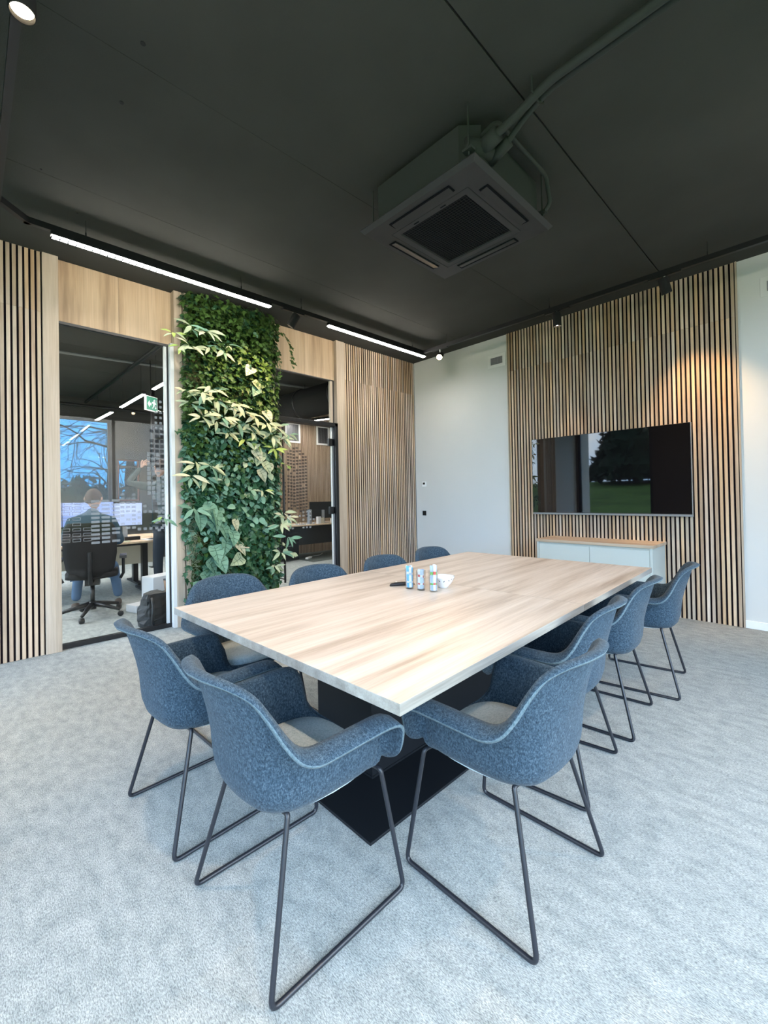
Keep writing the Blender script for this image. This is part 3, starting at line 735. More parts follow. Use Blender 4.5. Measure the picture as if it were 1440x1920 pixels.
# ------------------------------------------------------------------ things on the table
M['sugar_blue'] = mat('sachet_blue', (.12, .40, .66), .6); M['sugar_red'] = mat('sachet_red', (.55, .07, .06), .6)
M['sugar_green'] = mat('sachet_green', (.14, .42, .10), .6); M['sachet'] = mat('sachet_pale', (.36, .46, .60), .6)
rnd = random.Random(4)
def stick_glass(x, y, r_, h, label, cols, hs, n=9):
    t = thing('glass_tumbler', label, 'glass', (x, y, .75), 0, 'glasses of sachets on the table')
    mb = MB(); mb.lathe([(r_*.86, 0), (r_*.88, .001), (r_, h), (r_-.002, h), (r_*.84, .008), (0.0005, .008)], n=24, cap=False); mb.lathe([(0.0005, 0), (r_*.86, 0)], n=24, cap=False)
    link('glass_body', mb.mesh('glass_body', M['glass_day'], True), t)
    for i in range(n):
        a = 2*PI*i/n + rnd.uniform(-.2, .2); q = r_*.60*(0 if i == 0 else 1); L = hs*rnd.uniform(.92, 1.05)
        cx, cy = q*math.cos(a), q*math.sin(a)
        mb = MB(); T = Matrix.Translation((cx*.9, cy*.9, .009)) @ Matrix.Rotation(rnd.uniform(-.05, .05), 4, 'X') @ Matrix.Rotation(a, 4, 'Z')
        zz = [0, .22, .30, .62, .74, 1]; mi = [0, 1, 0, 1, 0]
        for k in range(5): mb.box(-.003, .003, -.0075, .0075, L*zz[k], L*zz[k+1], mi[k], T)
        c1, c2 = cols[i % len(cols)]
        link('sachet', mb.mesh('sachet', [M[c1], M[c2]]), t)
stick_glass(2.935, -3.375, .0275, .118, 'left glass on the table, filled with blue and white sachets', [('sachet', 'sugar_blue'), ('sugar_blue', 'paper'), ('paper', 'sachet')], .122)
stick_glass(3.010, -3.362, .0275, .112, 'middle glass on the table, filled with red-banded sachets', [('sachet', 'sugar_red'), ('paper', 'sugar_red'), ('sachet', 'paper')], .108)
stick_glass(3.092, -3.350, .0275, .120, 'right glass on the table, sachets with green and red bands', [('paper', 'sugar_green'), ('sachet', 'sugar_green'), ('paper', 'sugar_red')], .135)
M['dark_print'] = mat('dark_print', (.05, .05, .06), .5)
bw = thing('bowl', 'white porcelain bowl with dark leaf print behind the glasses', 'bowl', (3.060, -3.225, .75))
mb = MB(); mb.lathe([(.0005, 0), (.026, 0), (.030, .006), (.052, .03), (.068, .062), (.070, .066), (.066, .064), (.050, .034), (.026, .012), (.0005, .010)], n=32, cap=False)
link('bowl_body', mb.mesh('bowl_body', M['porcelain'], True), bw)
pm = MB()
for i in range(16):
    a = i*2*PI/16 + rnd.uniform(-.1, .1); zc = rnd.uniform(.040, .056); rr = .052+(zc-.03)*.5+.0015
    c0 = Vector((rr*math.cos(a), rr*math.sin(a), zc)); tn = Vector((-math.sin(a), math.cos(a), 0)); uu = Vector((math.cos(a)*.45, math.sin(a)*.45, .9)).normalized()
    d1_ = (tn*rnd.uniform(-1, 1)+uu).normalized(); d2_ = d1_.cross(Vector((math.cos(a), math.sin(a), -.4))).normalized()
    pm.add([c0-d1_*.008, c0+d2_*.003, c0+d1_*.008, c0-d2_*.003], [(0, 1, 2, 3)])
tag(link('leaf_print', pm.mesh('leaf_print', M['dark_print']), bw), kind='stuff')
mk = thing('presenter', 'black handheld remote lying behind the left glasses', 'remote', (2.845, -3.345, .75), .95)
mb = MB()
prof = [(-.075, .004, .004), (-.068, .013, .008), (-.04, .018, .011), (0, .019, .012), (.05, .017, .011), (.072, .010, .007), (.076, .003, .004)]
vs = []; n = 12
for (u, w, h_) in prof:
    for k in range(n): vs.append((u, w*math.cos(2*PI*k/n), h_+h_*math.sin(2*PI*k/n)))
mb.add(vs, [(i*n+k, i*n+(k+1) % n, (i+1)*n+(k+1) % n, (i+1)*n+k) for i in range(len(prof)-1) for k in range(n)] + [tuple(range(n)), tuple((len(prof)-1)*n+k for k in range(n))[::-1]])
link('remote_body', mb.mesh('remote_body', M['black'], True), mk)
mb = MB(); mb.lathe([(.0005, .0235), (.006, .0235), (.005, .0245), (.0005, .025)], (-.035, 0, 0), 12, cap=False); link('button', mb.mesh('button', M['white'], True), mk)

# ------------------------------------------------------------------ television
tv = thing('television', 'large flat black wall-mounted television on the slatted wall', 'television')
box('housing', 2.033, 3.700, -.078, -.050, 1.030, 1.967, M['black'], tv, b=.003)
box('screen', 2.037, 3.696, -.0795, -.0775, 1.058, 1.963, M['screen'], tv)
box('bottom_bezel', 2.033, 3.700, -.0815, -.074, 1.030, 1.052, M['grey'], tv, b=.002)
box('side_bezel', 3.696, 3.7015, -.081, -.05, 1.030, 1.967, M['grey'], tv)
box('wall_bracket', 2.45, 3.25, -.050, -.0235, 1.2, 1.8, M['black'], tv)
# ------------------------------------------------------------------ low cabinet
cb = thing('low_cabinet', 'pale grey two-door low cabinet with oak top under the television', 'cabinet')
CX0, CX1, CY = 2.268, 3.443, -.475
box('body', CX0+.004, CX1, CY+.022, -.024, .0, .735, M['cabinet'], cb, b=.002)
box('plinth', CX0+.02, CX1-.02, CY+.05, CY+.055, .0, .05, M['black_matt'], cb)
for a, b_ in ((CX0+.028, 2.853), (2.857, CX1-.028)):
    box('door', a, b_, CY+.002, CY+.021, .055, .713, M['cabinet'], cb, b=.0015)
box('side_panel', CX0+.004, CX0+.024, CY+.0, CY+.021, 0, .735, M['cabinet'], cb); box('side_panel', CX1-.024, CX1, CY, CY+.021, 0, .735, M['cabinet'], cb)
box('cabinet_top', CX0-.012, CX1+.015, CY-.012, -.023, .736, .765, M['topx'], cb, b=.001)

# ------------------------------------------------------------------ small wall fittings
th = thing('thermostat', 'white square thermostat with dark display on the back wall', 'thermostat')
box('plate', .138, .218, -.012, 0, 1.43, 1.51, M['white'], th, b=.003); box('display', .155, .197, -.0135, -.012, 1.465, 1.497, M['black'], th)
ws = thing('wall_switch', 'black square wall socket below the thermostat', 'socket')
box('plate', .135, .205, -.010, 0, .975, 1.05, M['black_matt'], ws, b=.003); box('rocker', .146, .194, -.0125, -.010, .987, 1.038, M['black'], ws, b=.002)
def wall_vent(x0, x1, z0, z1, label):
    v = thing('air_vent', label, 'vent', (0, 0, 0), 0, 'white air vents high on the back wall')
    box('frame', x0, x1, -.006, -.0003, z0, z1, M['white_metal'], v, b=.003)
    box('recess', x0+.048, x1-.048, -.0075, -.006, z0+.045, z1-.045, M['vent_grey'], v)
    n = 14; w = (x1-x0-.1)/n
    for i in range(n): box('slat', x0+.05+w*i+.001, x0+.05+w*(i+1)-w*.42, -.013, -.0078, z0+.046, z1-.046, M['grey'], v)
wall_vent(1.375, 1.650, 3.020, 3.205, 'white-framed air vent near the ceiling left of the slatted wall')
wall_vent(4.235, 4.500, 3.035, 3.215, 'white air vent at the right picture edge, right of the slats')

# ------------------------------------------------------------------ ceiling cassette air conditioner
M['ac'] = mat('ac_grey', (.034, .033, .034), .5, spec=.3); M['ac_body'] = mat('ac_body', (.040, .045, .042), .7, spec=.2); M['ac_dark'] = mat('ac_intake', (.006, .007, .010), .9, spec=.1)
ac = thing('ceiling_cassette', 'square dark grey cassette air conditioner hanging under the ceiling', 'air conditioner', (2.894, -2.793, 0))
hw = .467
def frame4(mb, r0, r1, z0, z1, z0b=None):
    """square ring between half sizes r0 (inner, height z0) and r1 (outer, height z1)"""
    vs = [(sx*r, sy*r, z) for r, z in ((r0, z0), (r1, z1)) for sx, sy in ((-1, -1), (1, -1), (1, 1), (-1, 1))]
    mb.add(vs, [(i, (i+1) % 4, 4+(i+1) % 4, 4+i) for i in range(4)])
mb = MB()
frame4(mb, .262, .268, 3.094, 3.082); frame4(mb, .268, .310, 3.082, 3.082); frame4(mb, .310, .312, 3.082, 3.086); frame4(mb, .312, .315, 3.086, 3.082)
frame4(mb, .315, .445, 3.082, 3.086); frame4(mb, .445, hw, 3.086, 3.112); frame4(mb, hw, hw-.01, 3.112, 3.125); frame4(mb, hw-.01, .30, 3.125, 3.13)
link('fascia', mb.mesh('fascia', M['ac']), ac)
g = box('intake_grille', -.262, .262, -.262, .262, 3.092, 3.10, M['ac_dark'], ac)
mb = MB()
for i in range(25): u = -.25+.5*i/24; mb.box(u-.002, u+.002, -.258, .258, 3.089, 3.092); mb.box(-.258, .258, u-.002, u+.002, 3.0895, 3.0915)
tag(link('grille_mesh', mb.mesh('grille_mesh', M['black_matt']), g), kind='stuff')
for k in range(4):
    T = Matrix.Rotation(k*PI/2, 4, 'Z')
    mb = MB(); mb.box(-.245, .245, .345, .405, 3.0795, 3.0835, 0, T)
    o = link('outlet_slot', mb.mesh('outlet_slot', M['ac_dark']), ac)
    mb = MB(); T2 = T @ Matrix.Translation((0, .372, 3.079)) @ Matrix.Rotation(.18, 4, 'X'); mb.box(-.235, .235, -.024, .024, -.003, .003, 0, T2)
    link('louvre', mb.mesh('louvre', M['ac']), o)
for s in (-1, 1):
    mb = MB(); mb.box(s*.11-.02, s*.11+.02, -.29, -.283, 3.0795, 3.082); link('grille_catch', mb.mesh('grille_catch', M['ac_dark']), ac)
mb = MB(); c_ = .09; b_ = .42
oc = [(-b_+c_, -b_), (b_-c_, -b_), (b_, -b_+c_), (b_, b_-c_), (b_-c_, b_), (-b_+c_, b_), (-b_, b_-c_), (-b_, -b_+c_)]
vs = [(x, y, z) for z in (3.125, 3.37) for x, y in oc]
mb.add(vs, [(i, (i+1) % 8, 8+(i+1) % 8, 8+i) for i in range(8)] + [tuple(range(8))[::-1], tuple(range(8, 16))])
link('body', mb.mesh('body', M['ac_body']), ac)
for (x, y) in ((-.43, -.43+.08), (.40, -.43), (.43, .35), (-.38, .43)):
    mb = MB(); mb.tube([(x*1.03, y*1.03, 3.14), (x*1.03, y*1.03, H)], .005, 6); r_ = link('hanger_rod', mb.mesh('hanger_rod', M['ac_body']), ac)
    box('rod_foot', x*1.03-.03, x*1.03+.03, y*1.03-.02, y*1.03+.02, 3.16, 3.175, M['ac_body'], r_)
mb = MB(); mb.tube(fillet([(.44, .36, 3.16), (.50, .36, 3.20), (.50, .30, 3.36), (.50, -.30, 3.36), (.42, -.33, 3.30)], .05), .014, 10); link('drain_pipe', mb.mesh('drain_pipe', M['ac_body'], True), ac)
mb = MB(); mb.tube([(.36, -.40, 3.24), (.44, -.26, 3.24)], .05, 10); link('valve_box', mb.mesh('valve_box', M['ac_body'], True), ac)
pp = thing('ceiling_pipes', 'pair of grey insulated pipes along the ceiling to the cassette', 'pipe')
for pts, r_ in (([(5.9, -3.09, 3.37), (3.68, -3.09, 3.37), (3.52, -3.09, 3.31), (3.36, -3.13, 3.24), (3.26, -3.10, 3.235)], .022), ([(5.9, -3.03, 3.385), (3.66, -3.03, 3.385), (3.50, -3.03, 3.31), (3.40, -3.04, 3.22), (3.30, -3.03, 3.20)], .016)):
    mb = MB(); mb.tube(fillet(pts, .10), r_, 12); link('pipe', mb.mesh('pipe', M['ac_body'], True), pp)
for pts, r_ in (([(3.42, -3.125, 3.255), (3.27, -3.105, 3.236)], .042), ([(3.44, -3.035, 3.25), (3.31, -3.03, 3.21)], .032)):
    mb = MB(); mb.tube(pts, r_, 12); link('pipe_sleeve', mb.mesh('pipe_sleeve', M['ac_body'], True), pp)
for x in (3.62, 4.9):
    mb = MB(); mb.tube([(x, -3.125, H), (x, -3.125, 3.35), (x, -3.06, 3.335), (x, -3.0, 3.36), (x, -3.0, H)], .006, 6); link('pipe_clip', mb.mesh('pipe_clip', M['ac_body']), pp)

# ------------------------------------------------------------------ track lighting ring
TZ0, TZ1 = 3.262, 3.306
RX0, RX1, RY0, RY1 = .735, 5.3, -5.06, -.625
tr = thing('lighting_track', 'black rectangular lighting track hanging under the ceiling', 'track')
mb = MB(); cc = .16
loop = [(RX0, RY0+cc), (RX0, RY1-.0), (RX1, RY1), (RX1, RY0), (RX0+cc, RY0)]
for a, b_ in zip(loop, loop[1:]+loop[:1]):
    d = Vector((b_[0]-a[0], b_[1]-a[1], 0)); L = d.length; an = math.atan2(d.y, d.x)
    T = Matrix.Translation((a[0], a[1], 0)) @ Matrix.Rotation(an, 4, 'Z'); q = MB(); q.box(-.017, L+.017, -.0175, .0175, TZ0, TZ1, 0, T)
    link('track_rail', q.mesh('track_rail', M['black']), tr)
for (x, y) in ((RX0, -4.55), (RX0, -3.3), (RX0, -2.62), (RX0, -.85), (1.15, RY1), (2.55, RY1), (3.95, RY1), (1.6, RY0), (3.4, RY0), (RX1, -2), (RX1, -4)):
    mb = MB(); mb.tube([(x, y, TZ1), (x, y, H)], .0022, 5); mb.lathe([(.006, TZ1), (.006, TZ1+.03)], (x, y, 0), 8); link('suspension_wire', mb.mesh('suspension_wire', M['black']), tr)
def led(label, x0, y0, x1, y1, grp='linear track lights', light=None):
    L = math.hypot(x1-x0, y1-y0); t = thing('linear_light', label, 'light', (x0, y0, 0), math.atan2(y1-y0, x1-x0), grp)
    mb = MB(); mb.box(0, L, -.024, .024, 3.232, 3.262); link('housing', mb.mesh('housing', M['black']), t)
    mb = MB(); mb.box(.004, L-.004, -.021, .021, 3.222, 3.2315); lm = link('diffuser', mb.mesh('diffuser', M['led']), t)
    n = int(L/.05); mb = MB()
    for i in range(n+1): u = .004+(L-.008)*i/n; mb.box(u-.003, u+.003, -.0235, .0235, 3.2175, 3.2218)
    for v in (-.0235, 0, .0235): mb.box(.002, L-.002, v-.0018, v+.0018, 3.2175, 3.2218)
    tag(link('louvre_grid', mb.mesh('louvre_grid', M['grid']), t), kind='stuff')
M['grid'] = mat('louvre_black', (.004, .004, .004), .9, spec=0)
led('long linear light on the track above the left slats and plants', RX0, -4.765, RX0, -2.99)
led('linear light on the track at the far left room corner', RX0, -2.27, RX0, -.60)
led('added unseen linear light on the right track nearer the back wall', RX1, -2.25, RX1, -.7)  # unseen lamp added for overall room light, clear of pane reflections
led('added unseen linear light on the track above the camera', 3.0, RY0, 4.7, RY0)  # unseen lamp, added to keep the room bright
def spot(label, x, y, target, power, ang=50, lit=True, rail=None, blend=.5):
    t = thing('track_spotlight', label, 'spotlight', (x, y, 0), 0, 'track spotlights')
    rv = rail if rail else ('x' if abs(y-RY1) < .1 or abs(y-RY0) < .1 else 'y')
    mb = MB(); mb.box(*((-.13, .13, -.016, .016) if rv == 'x' else (-.016, .016, -.13, .13)), 3.248, 3.262); link('adapter', mb.mesh('adapter', M['black']), t)
    mb = MB(); mb.tube([(0, 0, 3.248), (0, 0, 3.21)], .008, 8); link('stem', mb.mesh('stem', M['white_metal']), t)
    P = Vector((0, 0, 3.165)); d = (Vector(target) - Vector((x, y, 3.175))).normalized()
    R4 = Matrix.Translation(P) @ d.to_track_quat('-Z', 'Y').to_matrix().to_4x4()
    mb = MB(); mb.lathe([(.002, .07), (.040, .07), (.043, .065), (.043, -.072), (.041, -.075), (.038, -.075), (.037, -.055), (.002, -.055)], (0, 0, 0), 24, 0, R4, cap=False); b_ = link('head', mb.mesh('head', M['black_matt'], True), t)
    mb = MB(); mb.lathe([(.001, -.058), (.035, -.058)], (0, 0, 0), 24, 0, R4, cap=False); link('lens', mb.mesh('lens', M['bulb_warm'] if lit else M['black']), b_)
    if power:
        p = Vector((x, y, 3.175)) + d*.085
        lamp_spot('track_spot_light', p, target, power, ang, WARM, blend)
spot('glowing spotlight in the left corner of the back track', 1.03, RY1, (2.6, -3.6, 1.0), 40, 75)
spot('small black spotlight on the back track above the television', 2.63, RY1, (2.62, -.36, .7), 24, 66, True, None, 1.0)
spot('black spotlight on the back track nearest the right edge', 3.63, RY1, (3.88, -.0, 1.6), 48, 66, True, None, 1.0)
spot('black spotlight on the left track between the linear lights', RX0, -2.72, (.15, -3.25, 1.9), 22, 95)
spot('spotlight at the top left picture corner above the camera', 2.60, RY0, (2.75, -5.02, .5), 35, 80)
spot('spotlight on the right track, outside the picture', RX1, -2.7, (3.4, -3.2, .7), 35, 85)

# ------------------------------------------------------------------ office beyond the glazing
sw = thing('office_slatted_wall', 'slatted wood wall of the office seen through the glass door', 'wall panel')
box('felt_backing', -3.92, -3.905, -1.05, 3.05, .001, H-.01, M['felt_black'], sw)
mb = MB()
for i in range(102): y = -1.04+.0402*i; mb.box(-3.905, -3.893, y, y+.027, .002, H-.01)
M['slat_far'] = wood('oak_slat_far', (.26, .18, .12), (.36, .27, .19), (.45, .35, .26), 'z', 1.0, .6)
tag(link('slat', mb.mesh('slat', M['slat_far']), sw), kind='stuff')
for i, (y0, y1) in enumerate(((-.04, .36), (.82, 1.20))):
    v = thing('office_vent', ('left' if not i else 'right') + ' white-framed ceiling-height vent on the office slatted wall', 'vent', (0, 0, 0), 0, 'vents on the office slatted wall')
    fz0, fz1 = 2.56, 3.02
    for (a, b_, c_, d_) in ((y0, y1, fz0, fz0+.04), (y0, y1, fz1-.04, fz1), (y0, y0+.04, fz0+.04, fz1-.04), (y1-.04, y1, fz0+.04, fz1-.04)): box('frame', -3.892, -3.87, a, b_, c_, d_, M['white_metal'], v)
    box('grille', -3.892, -3.88, y0+.04, y1-.04, fz0+.04, fz1-.04, M['grey'], v)
    for k in range(12): yy = y0+.05+(y1-y0-.1)*k/12; box('slat', -3.882, -3.876, yy, yy+.012, fz0+.04, fz1-.04, M['black_matt'], v)
# desk behind the door
def desk(name, label, x0, x1, y0, y1, legs, top='topx'):
    d = thing(name, label, 'desk')
    box('desk_top', x0, x1, y0, y1, .715, .74, M[top], d, b=.003)
    for (lx, ly) in legs:
        l = box('leg', lx-.045, lx+.045, ly-.035, ly+.035, .03, .70, M['black'], d); box('foot', lx-.33, lx+.33, ly-.04, ly+.04, .006, .032, M['black'], l)
    box('cross_beam', (x0+x1)/2-.04, (x0+x1)/2+.04, min(l_[1] for l_ in legs), max(l_[1] for l_ in legs), .66, .705, M['black'], d)
    return d
dk = desk('office_desk', 'office desk with wood top seen through the glass door', -3.60, -2.80, -1.0, 1.35, ((-3.2, -.85), (-3.2, 1.05)))
box('modesty_panel', -3.30, -3.27, -.75, .95, .28, .70, M['ac'], dk)
def monitor(label, loc, rz, w=.58, h=.34, zc=1.12, face='black', z0=.74):
    m_ = thing('monitor', label, 'monitor', loc, rz, 'office computer monitors')
    mb = MB(); mb.box(-.012, .012, -w/2, w/2, zc-h/2, zc+h/2); bev(link('housing', mb.mesh('housing', M['black']), m_), .003)
    mb = MB(); mb.box(.0125, .0135, -w/2+.01, w/2-.01, zc-h/2+.012, zc+h/2-.01); link('screen', mb.mesh('screen', M[face]), m_)
    mb = MB(); mb.box(-.05, -.02, -.03, .03, z0+.01, zc); link('stand', mb.mesh('stand', M['grey']), m_)
    mb = MB(); mb.box(-.12, .10, -.12, .12, z0, z0+.012); link('foot', mb.mesh('foot', M['grey']), m_)
    return m_
monitor('dark monitor on the desk seen through the glass door', (-3.15, .42, 0), PI*.96, .62, .36, 1.02, 'black')
def mug(x, y, label, m_='porcelain', r_=.042, h=.095):
    t = thing('mug', label, 'mug', (x, y, .74)); mb = MB(); mb.lathe([(.001, 0), (r_*.9, 0), (r_, .01), (r_, h), (r_-.004, h), (r_-.005, .008), (.001, .006)], n=20, cap=False)
    b_ = link('cup', mb.mesh('cup', M[m_], True), t); mb = MB(); mb.tube([(0, r_-.003, h*.8), (0, r_+.025, h*.75), (0, r_+.03, h*.45), (0, r_-.003, h*.25)], .005, 6); link('handle', mb.mesh('handle', M[m_], True), t)
mug(-2.92, .52, 'patterned mug on the desk seen through the glass door')
def carton(name, label, cat, x, y, z, sx, sy, sz, m_, rz=0, extra=None, grp=None):
    t = thing(name, label, cat, (x, y, z), rz, grp); mb = MB(); mb.box(-sx/2, sx/2, -sy/2, sy/2, 0, sz); bev(link('body', mb.mesh('body', M[m_]), t), .003)
    if extra: mb = MB(); mb.box(-sx*.3, sx*.3, -sy*.3, sy*.3, sz, sz+extra); link('cap', mb.mesh('cap', M['black']), t)
    return t
carton('desk_speaker', 'slim grey upright box on the desk behind the glass door', 'box', -2.95, -.05, .74, .07, .07, .30, 'grey', .2, .01)
carton('phone_stand', 'white phone dock on the desk behind the glass door', 'dock', -2.90, .14, .74, .06, .09, .15, 'paper', .3, .004)
carton('carton', 'small white carton beside the phone dock', 'box', -2.98, .28, .74, .06, .09, .12, 'beige', 0, .004)
carton('pump_bottle', 'white pump bottle at the left end of that desk', 'bottle', -2.98, -.52, .74, .06, .06, .20, 'white', 0, .03)
carton('paper_stack', 'sheets of paper lying on the desk behind the glass door', 'paper', -2.98, -.25, .74, .25, .3, .01, 'paper', .1, .002)
ps = thing('power_strip', 'white power strip with cable on the dark office carpet', 'power strip', (-3.05, -.02, .006), .6)
mb = MB(); mb.box(-.03, .03, -.12, .12, 0, .035); bev(link('strip_body', mb.mesh('strip_body', M['white']), ps), .005)
mb = MB(); mb.tube([(0, .12, .02), (-.05, .3, .008), (.06, .5, .008), (.02, .8, .008)], .006, 6); link('cable', mb.mesh('cable', M['white'], True), ps)
dr = carton('drawer_unit', 'dark drawer unit under the desk seen through the door', 'drawer unit', -3.35, -.45, .006, .55, .42, .55, 'ac', 0)
for k in range(3): mb = MB(); mb.box(.276, .286, -.2, .2, .02+.175*k, .185+.175*k); dd_ = link('drawer', mb.mesh('drawer', M['black_matt']), dr); mb = MB(); mb.box(.286, .293, -.06, .06, .12+.175*k, .13+.175*k); link('handle', mb.mesh('handle', M['grey']), dd_)
# ceiling duct, bulb, linear lights
du = thing('air_duct', 'big black round duct under the office ceiling above the door', 'duct')
mb = MB(); mb.tube([(-.9, -.55, 3.05), (-3.85, -.73, 3.05)], .27, 28); link('duct_tube', mb.mesh('duct_tube', M['black_matt'], True), du)
for x in (-1.2, -2.2, -3.2):
    mb = MB(); mb.tube([(x-.02, -.55-.0625*(-x-.9), 3.05), (x+.02, -.55-.0625*(-x-.9), 3.05)], .283, 28); link('duct_joint', mb.mesh('duct_joint', M['black'], True), du)
bu = thing('office_bulb', 'glowing round bulb hanging in the office beyond the door', 'light bulb', (-2.2, -.62, 3.08))
mb = MB(); mb.lathe([(.001, -.045), (.025, -.038), (.042, -.015), (.045, 0), (.040, .022), (.02, .045), (.001, .05)], n=20, cap=False); link('bulb', mb.mesh('bulb', M['bulb_warm'], True), bu)
mb = MB(); mb.lathe([(.001, .048), (.03, .048), (.03, .11), (.001, .11)], n=16, cap=False); mb.tube([(0, 0, .11), (0, 0, .34)], .006, 6); link('socket', mb.mesh('socket', M['black']), bu)
def office_led(label, a, b_, z=3.05, w=.03):
    a, b_ = Vector(a), Vector(b_); d = b_-a; L = d.length
    t = thing('office_linear_light', label, 'light', (a.x, a.y, 0), math.atan2(d.y, d.x), 'linear office lights')
    mb = MB(); mb.box(0, L, -w, w, z, z+.05); link('housing', mb.mesh('housing', M['black']), t)
    mb = MB(); mb.box(.01, L-.01, -w*.8, w*.8, z-.006, z-.0005); link('diffuser', mb.mesh('diffuser', M['led_soft']), t)
    for u in (.1*L, .9*L): mb = MB(); mb.tube([(u, 0, z+.05), (u, 0, H)], .002, 4); link('suspension_wire', mb.mesh('suspension_wire', M['black']), t)
office_led('white linear office light above the standing person', (-1.2, -3.18), (-2.35, -3.20), 2.95)
office_led('white linear office light next to the green exit sign', (-2.75, -3.22), (-4.05, -3.24), 2.95)
office_led('farthest linear office light before the sky window', (-4.6, -3.26), (-5.7, -3.30), 2.95)
office_led('linear office light seen above the glass door', (-1.9, .75), (-3.6, .25), 3.0)
office_led('added linear office light outside the view, far left', (-1.5, -6.0), (-4.8, -6.0), 3.0)  # lamp out of view, added to light the office
office_led('added linear office light outside the view, above the desks', (-1.0, -5.2), (-4.8, -5.2), 3.0)  # extra unseen row, added to brighten the office floor
office_led('added linear office light hidden behind the plant wall', (-1.0, -2.0), (-3.7, -2.0), 3.0)  # another unseen row, added for office brightness
cd = thing('ceiling_conduit', 'thin black rails under the office ceiling', 'rail')
mb = MB(); mb.tube([(-2.85, -5.2, 3.37), (-2.05, .6, 3.37)], .022, 8); link('pale_rail', mb.mesh('pale_rail', M['rail_grey']), cd)
for a, b_, z in (((-.3, -3.35), (-5.9, -3.45), 3.33), ((-5.6, -8.0), (-5.6, -1.3), 3.2), ((-1.4, -.10), (-3.8, -.05), 3.2)):
    mb = MB(); mb.tube([(*a, z), (*b_, z)], .028, 8); link('rail', mb.mesh('rail', M['black']), cd)
es = thing('exit_sign', 'green illuminated exit sign with running figure on office ceiling', 'sign', (-2.55, -3.18, 2.66), .55)
mb = MB(); mb.box(-.02, .02, -.11, .11, 0, .22); link('sign_body', mb.mesh('sign_body', M['white']), es)
mb = MB(); mb.box(.0205, .0215, -.105, .105, .008, .212); f_ = link('sign_face', mb.mesh('sign_face', M['exit_green']), es)
mb = MB()
def poly(pts, t=.0225):
    vs = [(t, y, z) for y, z in pts]; mb.add(vs, [tuple(range(len(pts)))])
poly([(-.085, .10), (-.050, .15), (-.050, .118), (-.015, .118), (-.015, .082), (-.050, .082), (-.050, .05)])
poly([(.030, .165), (.045, .18), (.06, .165), (.045, .15)]); poly([(.02, .145), (.055, .145), (.05, .09), (.03, .09)]); poly([(.0, .13), (.02, .145), (.03, .13), (.01, .11)])
poly([(.05, .14), (.08, .12), (.075, .11), (.05, .125)]); poly([(.03, .095), (.045, .095), (.02, .045), (.0, .04), (.018, .06)]); poly([(.04, .095), (.052, .09), (.08, .05), (.07, .04)])
link('pictogram', mb.mesh('pictogram', M['exit_white']), f_)
mb = MB(); mb.tube([(0, 0, .22), (0, 0, H-2.66)], .006, 6); link('hanger', mb.mesh('hanger', M['black']), es)
co = thing('steel_column', 'slim black steel column behind the standing person', 'column')
box('shaft', -4.55, -4.49, -2.62, -2.56, 0, H-.002, M['black'], co); box('foot_plate', -4.60, -4.44, -2.67, -2.51, 0, .012, M['black'], co)
# left desk with monitors
dk = desk('office_desk', 'office desk with papers in front of the seated person', -2.62, -1.88, -5.6, -3.02, ((-2.25, -4.85), (-2.25, -3.38)), 'topx')
dk2 = desk('office_desk', 'second office desk standing behind the monitors', -3.40, -2.68, -5.6, -2.95, ((-3.05, -4.85), (-3.05, -3.30)), 'topx')
box('modesty_panel', -2.67, -2.63, -5.5, -3.05, .35, .72, M['beige'], dk)
monitor('lit monitor in front of the seated person, left', (-2.38, -4.62, 0), .05, .62, .34, 1.12, 'monitor_lit')
monitor('lit monitor in front of the seated person, middle', (-2.40, -4.02, 0), -.05, .60, .34, 1.12, 'monitor_lit')
monitor('lit monitor with white page right of the seated person', (-2.40, -3.58, 0), -.12, .44, .34, 1.10, 'monitor_page')
carton('paper_stack', 'white papers on the office desk right of the monitors', 'paper', -2.08, -3.28, .74, .22, .30, .012, 'paper', .2, .002)
carton('note_pad', 'yellow note pad on the office desk below the monitors', 'note pad', -2.0, -3.72, .74, .14, .20, .01, 'leaf_cream', -.2)
carton('desk_box', 'black docking box under the right lit monitor', 'box', -2.2, -3.55, .74, .08, .2, .05, 'black', .1)
# things on the office floor
pb = thing('paper_bag', 'upright white paper bag on the office floor', 'bag', (-.72, -3.60, 0), .35)
mb = MB(); mb.box(-.10, .10, -.19, .19, .06, .44); bev(link('bag_body', mb.mesh('bag_body', M['paper']), pb), .006)
mb = MB(); mb.box(-.09, .09, -.18, .18, .0, .06); link('bag_base', mb.mesh('bag_base', M['paper']), pb)
carton('white_box', 'small flat white box beside the paper bag', 'box', -1.05, -3.74, 0, .2, .24, .08, 'paper', .3)
cp = thing('paper_cup', 'brown paper cup standing on the black bag', 'cup', (-.22, -3.70, .335)); mb = MB(); mb.lathe([(.001, 0), (.030, 0), (.042, .12), (.001, .12)], n=20, cap=False)
link('cup_body', mb.mesh('cup_body', mat('kraft', (.28, .16, .09), .8), True), cp); mb = MB(); mb.lathe([(.044, .12), (.044, .130), (.001, .132)], n=20, cap=False); link('lid', mb.mesh('lid', M['black'], True), cp)
bg_ = thing('black_bag', 'crumpled black bag standing on the floor behind the window', 'bag', (-.30, -3.80, 0), .2)
mb = MB(); rnd = random.Random(8); n = 20; rows = 9; vs = []
for j in range(rows+1):
    h_ = j/rows
    for i in range(n):
        a = 2*PI*i/n; k = 1 - .25*h_*h_ + .10*math.sin(3*a+5*h_) + rnd.uniform(-.05, .05)
        vs.append((.115*k*math.copysign(abs(math.cos(a))**.6, math.cos(a)), .15*k*math.copysign(abs(math.sin(a))**.5, math.sin(a)), .33*h_ + (rnd.uniform(-.015, .01) if j else 0)))
